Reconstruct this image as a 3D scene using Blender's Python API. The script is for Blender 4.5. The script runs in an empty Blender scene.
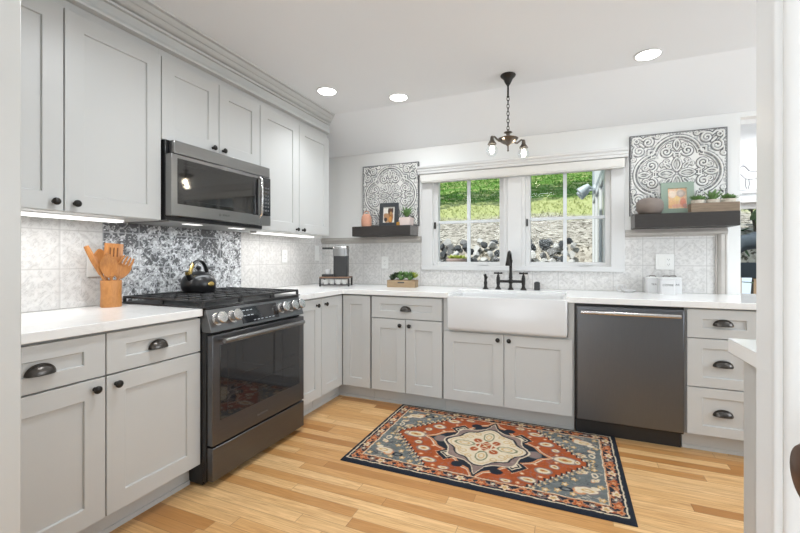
import bpy, bmesh, math, random
import numpy as np
from mathutils import Vector, Matrix, Euler

random.seed(7)
PI = math.pi
SC = bpy.context.scene
C = SC.collection

# ------------------------------------------------------------------ camera
cam_d = bpy.data.cameras.new('camera')
cam = bpy.data.objects.new('camera', cam_d)
C.objects.link(cam)
cam.location = (2.3635, -3.4898, 1.1711)
cam.rotation_euler = (PI / 2, 0, math.radians(22.478))
cam_d.sensor_width = 36
cam_d.lens = 397.62 * 36 / 800
cam_d.shift_x = (400 - 403.65) / 800
cam_d.shift_y = -(266.5 - 258.05) / 800
cam_d.clip_start = 0.02
SC.camera = cam

# ------------------------------------------------------------------ world, sun, exposure
w = bpy.data.worlds.new('sky')
SC.world = w
w.use_nodes = True
bg = w.node_tree.nodes['Background']
bg.inputs[0].default_value = (0.74, 0.86, 1.0, 1)
bg.inputs[1].default_value = 1.1
SC.view_settings.view_transform = 'Standard'
SC.view_settings.look = 'None'
SC.view_settings.exposure = 0.2
SC.view_settings.gamma = 1.0
SC.view_settings.use_curve_mapping = False


def lamp(name, kind, loc, energy, color=(1, 1, 1), rot=(0, 0, 0), **kw):
    d = bpy.data.lights.new(name, kind)
    d.energy = energy
    d.color = color
    for k, v in kw.items():
        setattr(d, k, v)
    o = bpy.data.objects.new(name, d)
    C.objects.link(o)
    o.location = loc
    o.rotation_euler = rot
    return o


DOWN_W = 4.6
STRIP_W = 1.5
lamp('sun', 'SUN', (0, 0, 8), 4.4, (1, .95, .86), (math.radians(44), 0, math.radians(-30)), angle=.01)
# daylight of the dining-side window (right wall) and added fill from the hall behind the camera
lamp('daylight_dining_window', 'AREA', (5.36, -1.4, 1.55), 40, (.88, .945, 1), (0, math.radians(90), 0),
     shape='RECTANGLE', size=1.1, size_y=1.7)
lamp('daylight_sunroom', 'AREA', (4.6, 1.0, 2.5), 28, (.95, .98, 1), (0, 0, 0), shape='RECTANGLE', size=1.8, size_y=1.2)
lamp('hall_fill_disk', 'AREA', (1.9, -4.2, 2.35), 8, (.94, .97, 1), (0, 0, 0), shape='DISK', size=.5)  # unseen overhead lamp added as fill from the hall
lamp('hall_fill_panel', 'AREA', (1.55, -5.12, 1.25), 32, (.84, .93, 1), (math.radians(90), 0, 0), shape='RECTANGLE', size=1.3, size_y=1.7)  # added fill panel, brightens the base cabinet fronts from behind the camera


# ------------------------------------------------------------------ materials
def newmat(name):
    m = bpy.data.materials.new(name)
    m.use_nodes = True
    nt = m.node_tree
    b = nt.nodes['Principled BSDF']
    return m, nt, b


def N(nt, t, **kw):
    n = nt.nodes.new(t)
    for k, v in kw.items():
        setattr(n, k, v)
    return n


def math_node(nt, op, a, b=None, c=None):
    n = N(nt, 'ShaderNodeMath', operation=op)
    for i, v in enumerate((a, b, c)):
        if v is None:
            continue
        if isinstance(v, (int, float)):
            n.inputs[i].default_value = v
        else:
            nt.links.new(v, n.inputs[i])
    return n.outputs[0]


def mixc(nt, fac, a, b, blend='MIX'):
    n = N(nt, 'ShaderNodeMix', data_type='RGBA', blend_type=blend)
    for i, v in ((0, fac), (6, a), (7, b)):
        if isinstance(v, (int, float)):
            n.inputs[i].default_value = v
        elif isinstance(v, tuple):
            n.inputs[i].default_value = (*v[:3], 1)
        else:
            nt.links.new(v, n.inputs[i])
    return n.outputs[2]


def noise(nt, scale, detail=3, vec=None, dist=0.0, rough=.5):
    n = N(nt, 'ShaderNodeTexNoise')
    n.inputs['Scale'].default_value = scale
    n.inputs['Detail'].default_value = detail
    n.inputs['Roughness'].default_value = rough
    n.inputs['Distortion'].default_value = dist
    if vec is not None:
        nt.links.new(vec, n.inputs['Vector'])
    return n


def objco(nt, scale=(1, 1, 1)):
    tc = N(nt, 'ShaderNodeTexCoord')
    mp = N(nt, 'ShaderNodeMapping')
    mp.inputs['Scale'].default_value = scale
    nt.links.new(tc.outputs['Object'], mp.inputs['Vector'])
    return mp.outputs['Vector']


def simple(name, col, rough=.5, metal=0.0, var=.03, vscale=40, bump=0.0, spec=.5, stretch=(1, 1, 1), coat=0.0, emit=None):
    """a principled surface with a little procedural tone variation"""
    m, nt, b = newmat(name)
    v = objco(nt, stretch)
    n = noise(nt, vscale, 3, v)
    c2 = tuple(min(1, x * (1 + var)) for x in col)
    c1 = tuple(x * (1 - var) for x in col)
    nt.links.new(mixc(nt, n.outputs['Fac'], c1, c2), b.inputs['Base Color'])
    b.inputs['Roughness'].default_value = rough
    b.inputs['Metallic'].default_value = metal
    b.inputs['Specular IOR Level'].default_value = spec
    b.inputs['Coat Weight'].default_value = coat
    if bump:
        bp = N(nt, 'ShaderNodeBump')
        bp.inputs['Strength'].default_value = bump
        bp.inputs['Distance'].default_value = .002
        nt.links.new(n.outputs['Fac'], bp.inputs['Height'])
        nt.links.new(bp.outputs['Normal'], b.inputs['Normal'])
    if emit:
        b.inputs['Emission Color'].default_value = (*emit[0], 1)
        b.inputs['Emission Strength'].default_value = emit[1]
    return m


M = {}
M['wall'] = simple('wall_paint', (.80, .80, .785), .6, var=.01, vscale=3)
M['ceiling'] = simple('ceiling_paint', (.80, .81, .82), .7, var=.01, vscale=3)
M['trim'] = simple('trim_paint', (.66, .66, .655), .32, var=.01, vscale=5)
M['jamb'] = simple('jamb_paint', (.53, .525, .505), .4, var=.01, vscale=5)
M['cabinet'] = simple('cabinet_paint', (.555, .56, .55), .38, var=.012, vscale=6)
M['carcass'] = simple('cabinet_carcass', (.33, .33, .32), .6, var=.02)
M['bronze'] = simple('oil_rubbed_bronze', (.022, .02, .018), .34, .5, var=.2, vscale=60)
M['pull'] = simple('dark_bronze_pull', (.085, .078, .072), .3, .9, var=.3, vscale=60)
M['pewter'] = simple('aged_pewter', (.16, .14, .12), .3, .95, var=.35, vscale=70)
M['black'] = simple('black_enamel', (.012, .012, .013), .28, var=.1)
M['castiron'] = simple('cast_iron', (.03, .03, .031), .42, .2, var=.2, vscale=120, bump=.3)
M['blackplastic'] = simple('black_plastic', (.02, .02, .021), .42, var=.1)
M['blackglass'] = simple('black_glass', (.012, .012, .014), .05, var=.1, coat=.6)
M['mirrorglass'] = simple('dark_mirror_glass', (.085, .083, .08), .05, .8, var=.03, vscale=2)
M['blacksteel'] = simple('black_stainless', (.15, .152, .16), .34, .95, var=.06, vscale=14, stretch=(1, 1, 14))
M['blacksteel2'] = simple('brushed_black_stainless', (.20, .205, .212), .3, .95, var=.06, vscale=14, stretch=(1, 1, 14))
M['steel_mw'] = simple('warm_stainless', (.27, .268, .265), .3, .95, var=.05, vscale=14, stretch=(1, 1, 14))
M['steel_dw'] = simple('grey_stainless', (.15, .157, .168), .36, .95, var=.05, vscale=18, stretch=(14, 1, 1))
M['steel'] = simple('bright_stainless', (.62, .61, .60), .25, 1.0, var=.05, vscale=20, stretch=(8, 1, 1))
M['chrome'] = simple('chrome', (.75, .75, .75), .12, 1.0, var=.02)
M['brass'] = simple('brass', (.75, .55, .2), .25, 1.0, var=.08)
M['ceramic'] = simple('white_ceramic', (.68, .68, .68), .25, var=.01, vscale=4, coat=.05)
M['whiteplastic'] = simple('white_plastic', (.82, .82, .80), .35, var=.01)
M['quartz'] = None
M['darkwood'] = simple('espresso_wood', (.03, .026, .024), .45, var=.35, vscale=9, stretch=(2, 14, 14))
M['shelfend'] = simple('pale_shelf_end', (.16, .15, .145), .5, var=.35, vscale=30)  # end faces paler than the boards
M['planterwood'] = simple('weathered_wood', (.22, .165, .115), .7, var=.35, vscale=14, stretch=(1, 6, 8), bump=.3)
M['cratewood'] = simple('crate_wood', (.34, .24, .14), .7, var=.3, vscale=14, stretch=(1, 6, 8), bump=.3)
M['standwood'] = simple('walnut_top', (.19, .11, .07), .5, var=.3, vscale=14, stretch=(2, 8, 8))
M['terracotta'] = simple('pink_terracotta', (.62, .32, .22), .7, var=.12, vscale=45, bump=.3)
M['stonepot'] = simple('taupe_stoneware', (.20, .165, .145), .75, var=.12, vscale=60, stretch=(1, 1, 4), bump=.25)
M['blush'] = simple('blush_ceramic', (.72, .60, .56), .6, var=.05, vscale=80)
M['amber'] = simple('amber_glass', (.45, .22, .04), .2, var=.2)
M['sage'] = simple('sage_paint', (.27, .345, .28), .5, var=.05, vscale=30)
M['sagedark'] = simple('sage_paint_edge', (.20, .24, .21), .5, var=.1, vscale=30)
M['charcoal'] = simple('charcoal_wood', (.035, .04, .045), .45, var=.2, vscale=30)
M['paper'] = simple('cream_paper', (.78, .72, .62), .7, var=.06, vscale=20)
M['succulent'] = simple('succulent_green', (.13, .24, .08), .5, var=.4, vscale=25)
M['succulentlime'] = simple('succulent_lime', (.36, .42, .07), .5, var=.35, vscale=25)
M['succulentdark'] = simple('succulent_dark', (.05, .075, .04), .5, var=.5, vscale=30)
M['soil'] = simple('soil', (.05, .035, .025), .9, var=.4, vscale=90)
M['pebblepot'] = simple('pebble_cup', (.55, .50, .42), .7, var=.35, vscale=110, bump=.4)
M['artback'] = simple('art_edge', (.05, .05, .055), .6, var=.2)
M['tankplastic'] = simple('smoke_tank', (.60, .60, .60), .15, var=.03)
M['undergrey'] = simple('hood_underside', (.30, .30, .295), .4, .3, var=.05)
M['knobbrown'] = simple('antique_brown_bronze', (.13, .065, .035), .28, .8, var=.4, vscale=40)
M['ledwhite'] = simple('lamp_diffuser', (.9, .9, .9), .5, emit=((1, .97, .92), 7.0))
M['ledstrip'] = simple('strip_diffuser', (.9, .9, .9), .5, emit=((1, .98, .95), 1.1))
M['filament'] = simple('glowing_filament', (1, .9, .7), .5, emit=((1, .88, .68), 25.0))
M['slategrey'] = simple('slate_trim_paint', (.30, .34, .37), .5, var=.05)
M['muntin'] = simple('bluish_sash_tint', (.70, .73, .75), .4, var=.02)  # muntin shade is put into the blue-grey tint
M['shade'] = simple('linen_shade', (.70, .69, .66), .85, var=.05, vscale=160, stretch=(1, 1, 8), bump=.25)
M['siding'] = simple('exterior_siding', (.72, .74, .75), .6, var=.04)
M['bluefabric'] = simple('slate_blue_fabric', (.03, .045, .06), .85, var=.2, vscale=120, bump=.2)
M['tanwood'] = simple('tan_wood', (.55, .40, .26), .55, var=.2, vscale=12, stretch=(8, 8, 1))
M['pinkcloth'] = simple('faded_pink_cloth', (.62, .28, .26), .85, var=.15, vscale=60)
M['ink'] = simple('grey_ink', (.25, .25, .26), .8, var=.1)
M['text'] = simple('dark_print', (.10, .10, .10), .6, var=.05)
M['silvertext'] = simple('silver_print', (.16, .16, .165), .4, .5, var=.05)
M['displaytext'] = simple('display_print', (.45, .48, .5), .5, var=.05, emit=((.7, .75, .8), .08))
M['pipewhite'] = simple('galvanized_lamp', (.48, .54, .58), .45, .3, var=.1)
M['panelglass'] = simple('dark_door_glass', (.03, .04, .045), .06, var=.2, vscale=3)
M['sheetwhite'] = simple('sunroom_white', (.86, .87, .88), .6, var=.01)


def m_quartz():
    m, nt, b = newmat('white_quartz')
    v = objco(nt)
    n = noise(nt, 1.6, 6, v, 1.2, .6)
    d = math_node(nt, 'ABSOLUTE', math_node(nt, 'SUBTRACT', n.outputs['Fac'], .5))
    mk = math_node(nt, 'SUBTRACT', 1.0, math_node(nt, 'MINIMUM', math_node(nt, 'MULTIPLY', d, 70), 1.0))
    n2 = noise(nt, 3, 2, v)
    f = math_node(nt, 'MULTIPLY', mk, math_node(nt, 'MULTIPLY', n2.outputs['Fac'], .35))
    nt.links.new(mixc(nt, f, (.86, .86, .85), (.55, .54, .52)), b.inputs['Base Color'])
    b.inputs['Roughness'].default_value = .16
    return m


def m_floor():
    m, nt, b = newmat('oak_strip_floor')
    tc = N(nt, 'ShaderNodeTexCoord')
    s = N(nt, 'ShaderNodeSeparateXYZ')
    nt.links.new(tc.outputs['Object'], s.inputs[0])
    x, y = s.outputs[0], s.outputs[1]
    yr = math_node(nt, 'DIVIDE', y, .064)
    row = math_node(nt, 'FLOOR', yr)
    fy = math_node(nt, 'FRACT', yr)
    wn = N(nt, 'ShaderNodeTexWhiteNoise', noise_dimensions='1D')
    nt.links.new(row, wn.inputs['W'])
    xo = math_node(nt, 'ADD', math_node(nt, 'DIVIDE', x, .85), math_node(nt, 'MULTIPLY', wn.outputs['Value'], 9))
    pl = math_node(nt, 'FLOOR', xo)
    fx = math_node(nt, 'FRACT', xo)
    cb = N(nt, 'ShaderNodeCombineXYZ')
    nt.links.new(row, cb.inputs[0])
    nt.links.new(pl, cb.inputs[1])
    w2 = N(nt, 'ShaderNodeTexWhiteNoise', noise_dimensions='2D')
    nt.links.new(cb.outputs[0], w2.inputs['Vector'])
    ramp = N(nt, 'ShaderNodeValToRGB')
    el = ramp.color_ramp.elements
    el[0].position = 0
    el[0].color = (.38, .16, .043, 1)
    el[1].position = 1
    el[1].color = (.80, .54, .275, 1)
    for p_, c_ in ((.22, (.60, .32, .115, 1)), (.5, (.76, .485, .225, 1)), (.72, (.80, .53, .26, 1)), (.86, (.64, .35, .13, 1))):
        e = el.new(p_)
        e.color = c_
    nt.links.new(w2.outputs['Value'], ramp.inputs['Fac'])
    # grain, shifted per plank
    gv = N(nt, 'ShaderNodeCombineXYZ')
    nt.links.new(math_node(nt, 'MULTIPLY', x, 2.2), gv.inputs[0])
    nt.links.new(math_node(nt, 'MULTIPLY', y, 42), gv.inputs[1])
    nt.links.new(math_node(nt, 'MULTIPLY', w2.outputs['Value'], 37), gv.inputs[2])
    g = noise(nt, 1.6, 5, gv.outputs[0], 1.6, .62)
    gr = N(nt, 'ShaderNodeMapRange')
    gr.inputs[1].default_value = .35
    gr.inputs[2].default_value = .72
    gr.inputs[3].default_value = .0
    gr.inputs[4].default_value = .95
    nt.links.new(g.outputs['Fac'], gr.inputs[0])
    col = mixc(nt, gr.outputs[0], ramp.outputs[0], mixc(nt, .72, ramp.outputs[0], (.34, .15, .045)))
    e1 = math_node(nt, 'LESS_THAN', fy, .035)
    e2 = math_node(nt, 'LESS_THAN', fx, .0035)
    gap = math_node(nt, 'MULTIPLY', math_node(nt, 'MAXIMUM', e1, e2), .55)
    col = mixc(nt, gap, col, (.17, .085, .035))
    nt.links.new(col, b.inputs['Base Color'])
    b.inputs['Roughness'].default_value = .36
    b.inputs['Specular IOR Level'].default_value = .4
    return m


def m_attr(name, rough=.6, bump=0.0, metal=0.0, spec=.5):
    m, nt, b = newmat(name)
    a = N(nt, 'ShaderNodeAttribute', attribute_name='Col')
    v = objco(nt)
    n = noise(nt, 260, 2, v)
    c = mixc(nt, math_node(nt, 'MULTIPLY', n.outputs['Fac'], .14), a.outputs['Color'], (.02, .02, .02))
    nt.links.new(c, b.inputs['Base Color'])
    b.inputs['Roughness'].default_value = rough
    b.inputs['Specular IOR Level'].default_value = spec
    if bump:
        bp = N(nt, 'ShaderNodeBump')
        bp.inputs['Strength'].default_value = bump
        bp.inputs['Distance'].default_value = .003
        nt.links.new(n.outputs['Fac'], bp.inputs['Height'])
        nt.links.new(bp.outputs['Normal'], b.inputs['Normal'])
    return m


def m_glass(name='window_glass', refl=.05):
    m, nt, b = newmat(name)
    nt.nodes.remove(b)
    out = nt.nodes['Material Output']
    t = N(nt, 'ShaderNodeBsdfTransparent')
    t.inputs[0].default_value = (.97, .985, .985, 1)
    g = N(nt, 'ShaderNodeBsdfGlossy')
    g.inputs['Roughness'].default_value = .02
    lw = N(nt, 'ShaderNodeLayerWeight')
    lw.inputs[0].default_value = .08
    mx = N(nt, 'ShaderNodeMixShader')
    nt.links.new(math_node(nt, 'ADD', math_node(nt, 'MULTIPLY', lw.outputs['Fresnel'], .2), refl * .08), mx.inputs[0])
    nt.links.new(t.outputs[0], mx.inputs[1])
    nt.links.new(g.outputs[0], mx.inputs[2])
    nt.links.new(mx.outputs[0], out.inputs[0])
    return m


def m_ground():
    """hillside: pale gravelly mulch low down, sparse lit grass, darker grass with painted tree shade higher up"""
    m, nt, b = newmat('hillside_ground')
    tc = N(nt, 'ShaderNodeTexCoord')
    s = N(nt, 'ShaderNodeSeparateXYZ')
    nt.links.new(tc.outputs['Object'], s.inputs[0])
    v = tc.outputs['Object']
    n1 = noise(nt, 1.3, 4, v)
    n2 = noise(nt, 14, 4, v, .5, .65)
    n3 = noise(nt, 4.5, 4, objco(nt, (.35, 1.6, 1)), .5, .6)
    vor = N(nt, 'ShaderNodeTexVoronoi')
    vor.inputs['Scale'].default_value = 17
    nt.links.new(v, vor.inputs['Vector'])
    mulch = mixc(nt, vor.outputs['Color'], (.20, .18, .15), (.58, .55, .49))
    mulch = mixc(nt, math_node(nt, 'GREATER_THAN', n2.outputs['Fac'], .56), mulch, (.10, .09, .07))
    grass = mixc(nt, n2.outputs['Fac'], (.20, .26, .06), (.60, .61, .33))
    shaded_green = mixc(nt, n2.outputs['Fac'], (.03, .10, .016), (.17, .32, .06))  # darker greens hold the tree shade over the upper slope
    shaded_green = mixc(nt, math_node(nt, 'GREATER_THAN', n3.outputs['Fac'], .56), shaded_green, grass)
    yy = math_node(nt, 'ADD', s.outputs[1], math_node(nt, 'MULTIPLY', math_node(nt, 'SUBTRACT', n1.outputs['Fac'], .5), 2.0))
    r1 = N(nt, 'ShaderNodeMapRange')
    r1.inputs[1].default_value, r1.inputs[2].default_value = 4.2, 5.0
    nt.links.new(yy, r1.inputs[0])
    r2 = N(nt, 'ShaderNodeMapRange')
    r2.inputs[1].default_value, r2.inputs[2].default_value = 6.2, 6.7
    nt.links.new(yy, r2.inputs[0])
    c = mixc(nt, r1.outputs[0], mulch, grass)
    c = mixc(nt, r2.outputs[0], c, shaded_green)
    nt.links.new(c, b.inputs['Base Color'])
    b.inputs['Roughness'].default_value = .95
    b.inputs['Specular IOR Level'].default_value = .1
    bp = N(nt, 'ShaderNodeBump')
    bp.inputs['Strength'].default_value = .8
    bp.inputs['Distance'].default_value = .05
    nt.links.new(n2.outputs['Fac'], bp.inputs['Height'])
    nt.links.new(bp.outputs['Normal'], b.inputs['Normal'])
    return m


def m_wood(name, c1, c2, st=(14, 14, 1.5), rough=.45):
    m, nt, b = newmat(name)
    v = objco(nt, st)
    n = noise(nt, 6, 4, v, 1.5, .6)
    nt.links.new(mixc(nt, n.outputs['Fac'], c1, c2), b.inputs['Base Color'])
    b.inputs['Roughness'].default_value = rough
    return m


M['quartz'] = m_quartz()
M['floor'] = m_floor()
M['tile'] = m_attr('embossed_tile', .32)
M['rug'] = m_attr('wool_pile', .95, .7, spec=.1)
M['art'] = m_attr('distressed_tin', .55)
M['print'] = m_attr('printed_picture', .5)
M['glass'] = m_glass()
M['bulbglass'] = m_glass('bulb_glass', .25)
M['ground'] = m_ground()
M['utensil'] = m_wood('acacia_wood', (.26, .085, .02), (.66, .30, .09), (9, 9, 2), .3)
M['crock'] = m_wood('acacia_crock', (.33, .12, .03), (.66, .31, .10), (2, 9, 3))
M['rock'] = simple('fieldstone', (.17, .17, .17), .85, var=.7, vscale=5, bump=.6)
M['rockpale'] = simple('pale_fieldstone', (.44, .44, .43), .85, var=.5, vscale=6, bump=.6)
M['rockdark'] = simple('dark_fieldstone', (.05, .055, .06), .8, var=.6, vscale=6, bump=.6)
M['grassblade'] = simple('grass_blades', (.17, .27, .05), .8, var=.5, vscale=2)
M['leafgreen'] = simple('hedge_leaves', (.16, .27, .14), .6, var=.6, vscale=3)
M['bark'] = simple('tree_bark', (.10, .08, .06), .9, var=.3, vscale=20)


# ------------------------------------------------------------------ mesh helpers
class MB:
    def __init__(self):
        self.bm = bmesh.new()

    def hexa(self, P):
        v = [self.bm.verts.new(p) for p in P]
        for f in ((0, 3, 2, 1), (4, 5, 6, 7), (0, 1, 5, 4), (1, 2, 6, 5), (2, 3, 7, 6), (3, 0, 4, 7)):
            self.bm.faces.new([v[i] for i in f])
        return self

    def box(self, x0, x1, y0, y1, z0, z1, T=None):
        P = [(x0, y0, z0), (x1, y0, z0), (x1, y1, z0), (x0, y1, z0), (x0, y0, z1), (x1, y0, z1), (x1, y1, z1), (x0, y1, z1)]
        if T is not None:
            P = [T @ Vector(p) for p in P]
        return self.hexa(P)

    def loft(self, rings, cap0=True, cap1=True, closed=True):
        R = [[self.bm.verts.new(p) for p in r] for r in rings]
        n = len(R[0])
        for a, b in zip(R[:-1], R[1:]):
            for i in range(n if closed else n - 1):
                j = (i + 1) % n
                try:
                    self.bm.faces.new((a[i], a[j], b[j], b[i]))
                except ValueError:
                    pass
        if cap0:
            self.bm.faces.new(R[0][::-1])
        if cap1:
            self.bm.faces.new(R[-1])
        return self

    def lathe(self, prof, n=24, T=None, cap0=True, cap1=True, sx=1, sy=1):
        rings = []
        for r, z in prof:
            r = max(r, 1e-4)
            ring = [Vector((r * math.cos(2 * PI * i / n) * sx, r * math.sin(2 * PI * i / n) * sy, z)) for i in range(n)]
            rings.append([T @ p for p in ring] if T is not None else ring)
        return self.loft(rings, cap0, cap1)

    def cyl(self, a, b, r, r2=None, n=20):
        a, b = Vector(a), Vector(b)
        q = (b - a).to_track_quat('Z', 'Y').to_matrix().to_4x4()
        T = Matrix.Translation(a) @ q
        return self.lathe([(r, 0), (r if r2 is None else r2, (b - a).length)], n, T)

    def tube(self, pts, r, n=10, cap=True, flat=1.0, up=None):
        pts = [Vector(p) for p in pts]
        rs = r if isinstance(r, (list, tuple)) else [r] * len(pts)
        rings = []
        t0 = (pts[1] - pts[0]).normalized()
        u = Vector(up) if up is not None else (Vector((0, 0, 1)) if abs(t0.z) < .9 else Vector((1, 0, 0)))
        nrm = (u - u.dot(t0) * t0).normalized()
        for i, p in enumerate(pts):
            t = (pts[min(i + 1, len(pts) - 1)] - pts[max(i - 1, 0)]).normalized()
            nrm = (nrm - nrm.dot(t) * t).normalized()
            bn = t.cross(nrm)
            rings.append([p + rs[i] * (math.cos(2 * PI * k / n) * nrm * flat + math.sin(2 * PI * k / n) * bn) for k in range(n)])
        return self.loft(rings, cap, cap)

    def prism(self, poly, axis, a, b):
        """poly of 2D points extruded along axis (0,1,2) from a to b"""
        def mk(p, c):
            l = list(p)
            l.insert(axis, c)
            return l
        return self.loft([[mk(p, a) for p in poly], [mk(p, b) for p in poly]])

    def sphere(self, c, r, sx=1, sy=1, sz=1, n=16, T=None):
        X = Matrix.Translation(c) @ Matrix.Diagonal((sx, sy, sz, 1))
        if T is not None:
            X = T @ X
        prof = [(r * math.sin(PI * i / (n // 2)), -r * math.cos(PI * i / (n // 2))) for i in range(n // 2 + 1)]
        return self.lathe(prof, n, X, False, False)

    def torus(self, c, R, r, T=None, n=24, k=8, sy=1):
        rings = []
        for i in range(n):
            a = 2 * PI * i / n
            ring = []
            for j in range(k):
                b_ = 2 * PI * j / k
                p = Vector(((R + r * math.cos(b_)) * math.cos(a), (R + r * math.cos(b_)) * math.sin(a) * sy, r * math.sin(b_)))
                p = (T @ p if T is not None else p) + Vector(c)
                ring.append(p)
            rings.append(ring)
        rings.append(rings[0])
        return self.loft(rings, False, False)

    def shaker(self, x0, x1, z0, z1, y=-.02, t=.02, rail=.072, rec=.009, rz=None):
        rz = rail if rz is None else rz
        B = self.bm
        def rect(a, b, c, d, yy):
            return [B.verts.new(p) for p in ((a, yy, c), (b, yy, c), (b, yy, d), (a, yy, d))]
        O = rect(x0, x1, z0, z1, y)
        I = rect(x0 + rail, x1 - rail, z0 + rz, z1 - rz, y)
        e = .002
        R = rect(x0 + rail + e, x1 - rail - e, z0 + rz + e, z1 - rz - e, y + rec)
        K = rect(x0, x1, z0, z1, y + t)
        for i in range(4):
            j = (i + 1) % 4
            B.faces.new((O[i], O[j], I[j], I[i]))
            B.faces.new((I[i], I[j], R[j], R[i]))
            B.faces.new((K[i], K[j], O[j], O[i]))
        B.faces.new(R)
        B.faces.new(K[::-1])
        return self

    def build(self, name, mat, parent=None, bevel=0.0, seg=2, origin=None, smooth=True, angle=35):
        bm = self.bm
        if origin is not None:
            bmesh.ops.translate(bm, verts=bm.verts, vec=-Vector(origin))
        bmesh.ops.remove_doubles(bm, verts=bm.verts, dist=1e-6)
        bmesh.ops.recalc_face_normals(bm, faces=bm.faces)
        me = bpy.data.meshes.new(name)
        bm.to_mesh(me)
        bm.free()
        if smooth:
            me.shade_smooth()
            me.set_sharp_from_angle(angle=math.radians(angle))
        for m in (mat if isinstance(mat, (list, tuple)) else [mat]):
            me.materials.append(m)
        o = bpy.data.objects.new(name, me)
        C.objects.link(o)
        if parent is not None:
            o.parent = parent
        if origin is not None:
            o.location = origin
        if bevel:
            bv = o.modifiers.new('bevel', 'BEVEL')
            bv.width = bevel
            bv.segments = seg
            bv.limit_method = 'ANGLE'
            bv.angle_limit = math.radians(40)
        return o


def tag(o, label=None, cat=None, group=None, kind=None):
    for k, v in (('label', label), ('category', cat), ('group', group), ('kind', kind)):
        if v:
            o[k] = v
    return o


def thing(name, label, cat, loc=(0, 0, 0), rotz=0.0, group=None):
    o = bpy.data.objects.new(name, None)
    o.empty_display_size = .05
    C.objects.link(o)
    o.location = loc
    o.rotation_euler = (0, 0, rotz)
    return tag(o, label, cat, group)


def struct(mb, name, mat, **kw):
    return tag(mb.build(name, mat, **kw), kind='structure')


def text_mesh(name, s, size, mat, parent, loc, rot, depth=.0006):
    cu = bpy.data.curves.new(name, 'FONT')
    cu.body = s
    cu.size = size
    cu.extrude = depth
    cu.align_x = 'CENTER'
    cu.align_y = 'CENTER'
    tmp = bpy.data.objects.new('tmp_text', cu)
    C.objects.link(tmp)
    bpy.context.view_layer.update()
    me = bpy.data.meshes.new_from_object(tmp.evaluated_get(bpy.context.evaluated_depsgraph_get()))
    bpy.data.objects.remove(tmp)
    me.name = name
    me.materials.clear()
    me.materials.append(mat)
    o = bpy.data.objects.new(name, me)
    C.objects.link(o)
    o.parent = parent
    o.location = loc
    o.rotation_euler = rot
    return o


# numpy patterns -----------------------------------------------------------
_lat = np.random.RandomState(3).rand(256, 256)


def vnoise(x, y, oct=4):
    t = np.zeros_like(x)
    amp, tot = 1.0, 0
    for o in range(oct):
        xi, yi = np.floor(x).astype(int), np.floor(y).astype(int)
        fx, fy = x - xi, y - yi
        fx, fy = fx * fx * (3 - 2 * fx), fy * fy * (3 - 2 * fy)
        a = _lat[xi % 256, yi % 256]
        b = _lat[(xi + 1) % 256, yi % 256]
        c = _lat[xi % 256, (yi + 1) % 256]
        d = _lat[(xi + 1) % 256, (yi + 1) % 256]
        t += amp * ((a * (1 - fx) + b * fx) * (1 - fy) + (c * (1 - fx) + d * fx) * fy)
        tot += amp
        amp *= .55
        x, y = x * 2.03 + 17.3, y * 2.03 + 5.1
    return t / tot


def sst(a, b, x):
    t = np.clip((x - a) / (b - a), 0, 1)
    return t * t * (3 - 2 * t)


def grid_mesh(name, U, V, o, du, dv, dn, fn, mat, parent=None, thick=.004, origin=None):
    """surface spanned by unit axes du, dv from point o; fn(U,V) gives height along dn and colour"""
    nu, nv = len(U), len(V)
    UU, VV = np.meshgrid(U, V, indexing='ij')
    h, col = fn(UU, VV)
    P = (np.array(o)[None, None] + UU[..., None] * np.array(du) + VV[..., None] * np.array(dv) + h[..., None] * np.array(dn))
    org = np.array(origin if origin is not None else (0, 0, 0))
    verts = (P - org).reshape(-1, 3)
    idx = np.arange(nu * nv).reshape(nu, nv)
    quads = np.stack([idx[:-1, :-1], idx[1:, :-1], idx[1:, 1:], idx[:-1, 1:]], -1).reshape(-1, 4)
    # skirt
    bi = np.concatenate([idx[:, 0], idx[-1, 1:], idx[-2::-1, -1], idx[0, -2:0:-1]])
    bp = (np.array(o) + UU.reshape(-1)[bi][:, None] * np.array(du) + VV.reshape(-1)[bi][:, None] * np.array(dv) - thick * np.array(dn)) - org
    k0 = len(verts)
    verts = np.concatenate([verts, bp])
    nb = len(bi)
    sk = np.stack([np.roll(bi, -1), bi, k0 + np.arange(nb), k0 + (np.arange(nb) + 1) % nb], -1)
    me = bpy.data.meshes.new(name)
    faces = [tuple(q) for q in np.concatenate([quads, sk]).tolist()] + [tuple(range(k0 + nb - 1, k0 - 1, -1))]
    if np.dot(np.cross(du, dv), dn) < 0:
        faces = [f[::-1] for f in faces]
    me.from_pydata(verts.tolist(), [], faces)
    at = me.color_attributes.new('Col', 'FLOAT_COLOR', 'POINT')
    cc = np.ones((len(verts), 4), np.float32)
    cc[:k0, :3] = col.reshape(-1, 3)
    cc[k0:, :3] = col.reshape(-1, 3)[bi]
    at.data.foreach_set('color', cc.ravel())
    me.shade_smooth()
    me.set_sharp_from_angle(angle=math.radians(60))
    me.materials.append(mat)
    ob = bpy.data.objects.new(name, me)
    C.objects.link(ob)
    ob.location = org
    if parent is not None:
        ob.parent = parent
    return ob


def lerpc(c, m, to):
    return c * (1 - m[..., None]) + np.array(to) * m[..., None]


# ------------------------------------------------------------------ the room shell
CEIL = 2.438
XR = 5.4


def wall_cells(mb, axis, a, b, us, zs, holes):
    """wall slab between a and b along axis, made of the cells us x zs that no hole covers"""
    for u0, u1 in zip(us[:-1], us[1:]):
        for z0, z1 in zip(zs[:-1], zs[1:]):
            cu, cz = (u0 + u1) / 2, (z0 + z1) / 2
            if any(h[0] < cu < h[1] and h[2] < cz < h[3] for h in holes):
                continue
            if axis == 1:
                mb.box(u0, u1, a, b, z0, z1)
            else:
                mb.box(a, b, u0, u1, z0, z1)


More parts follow.
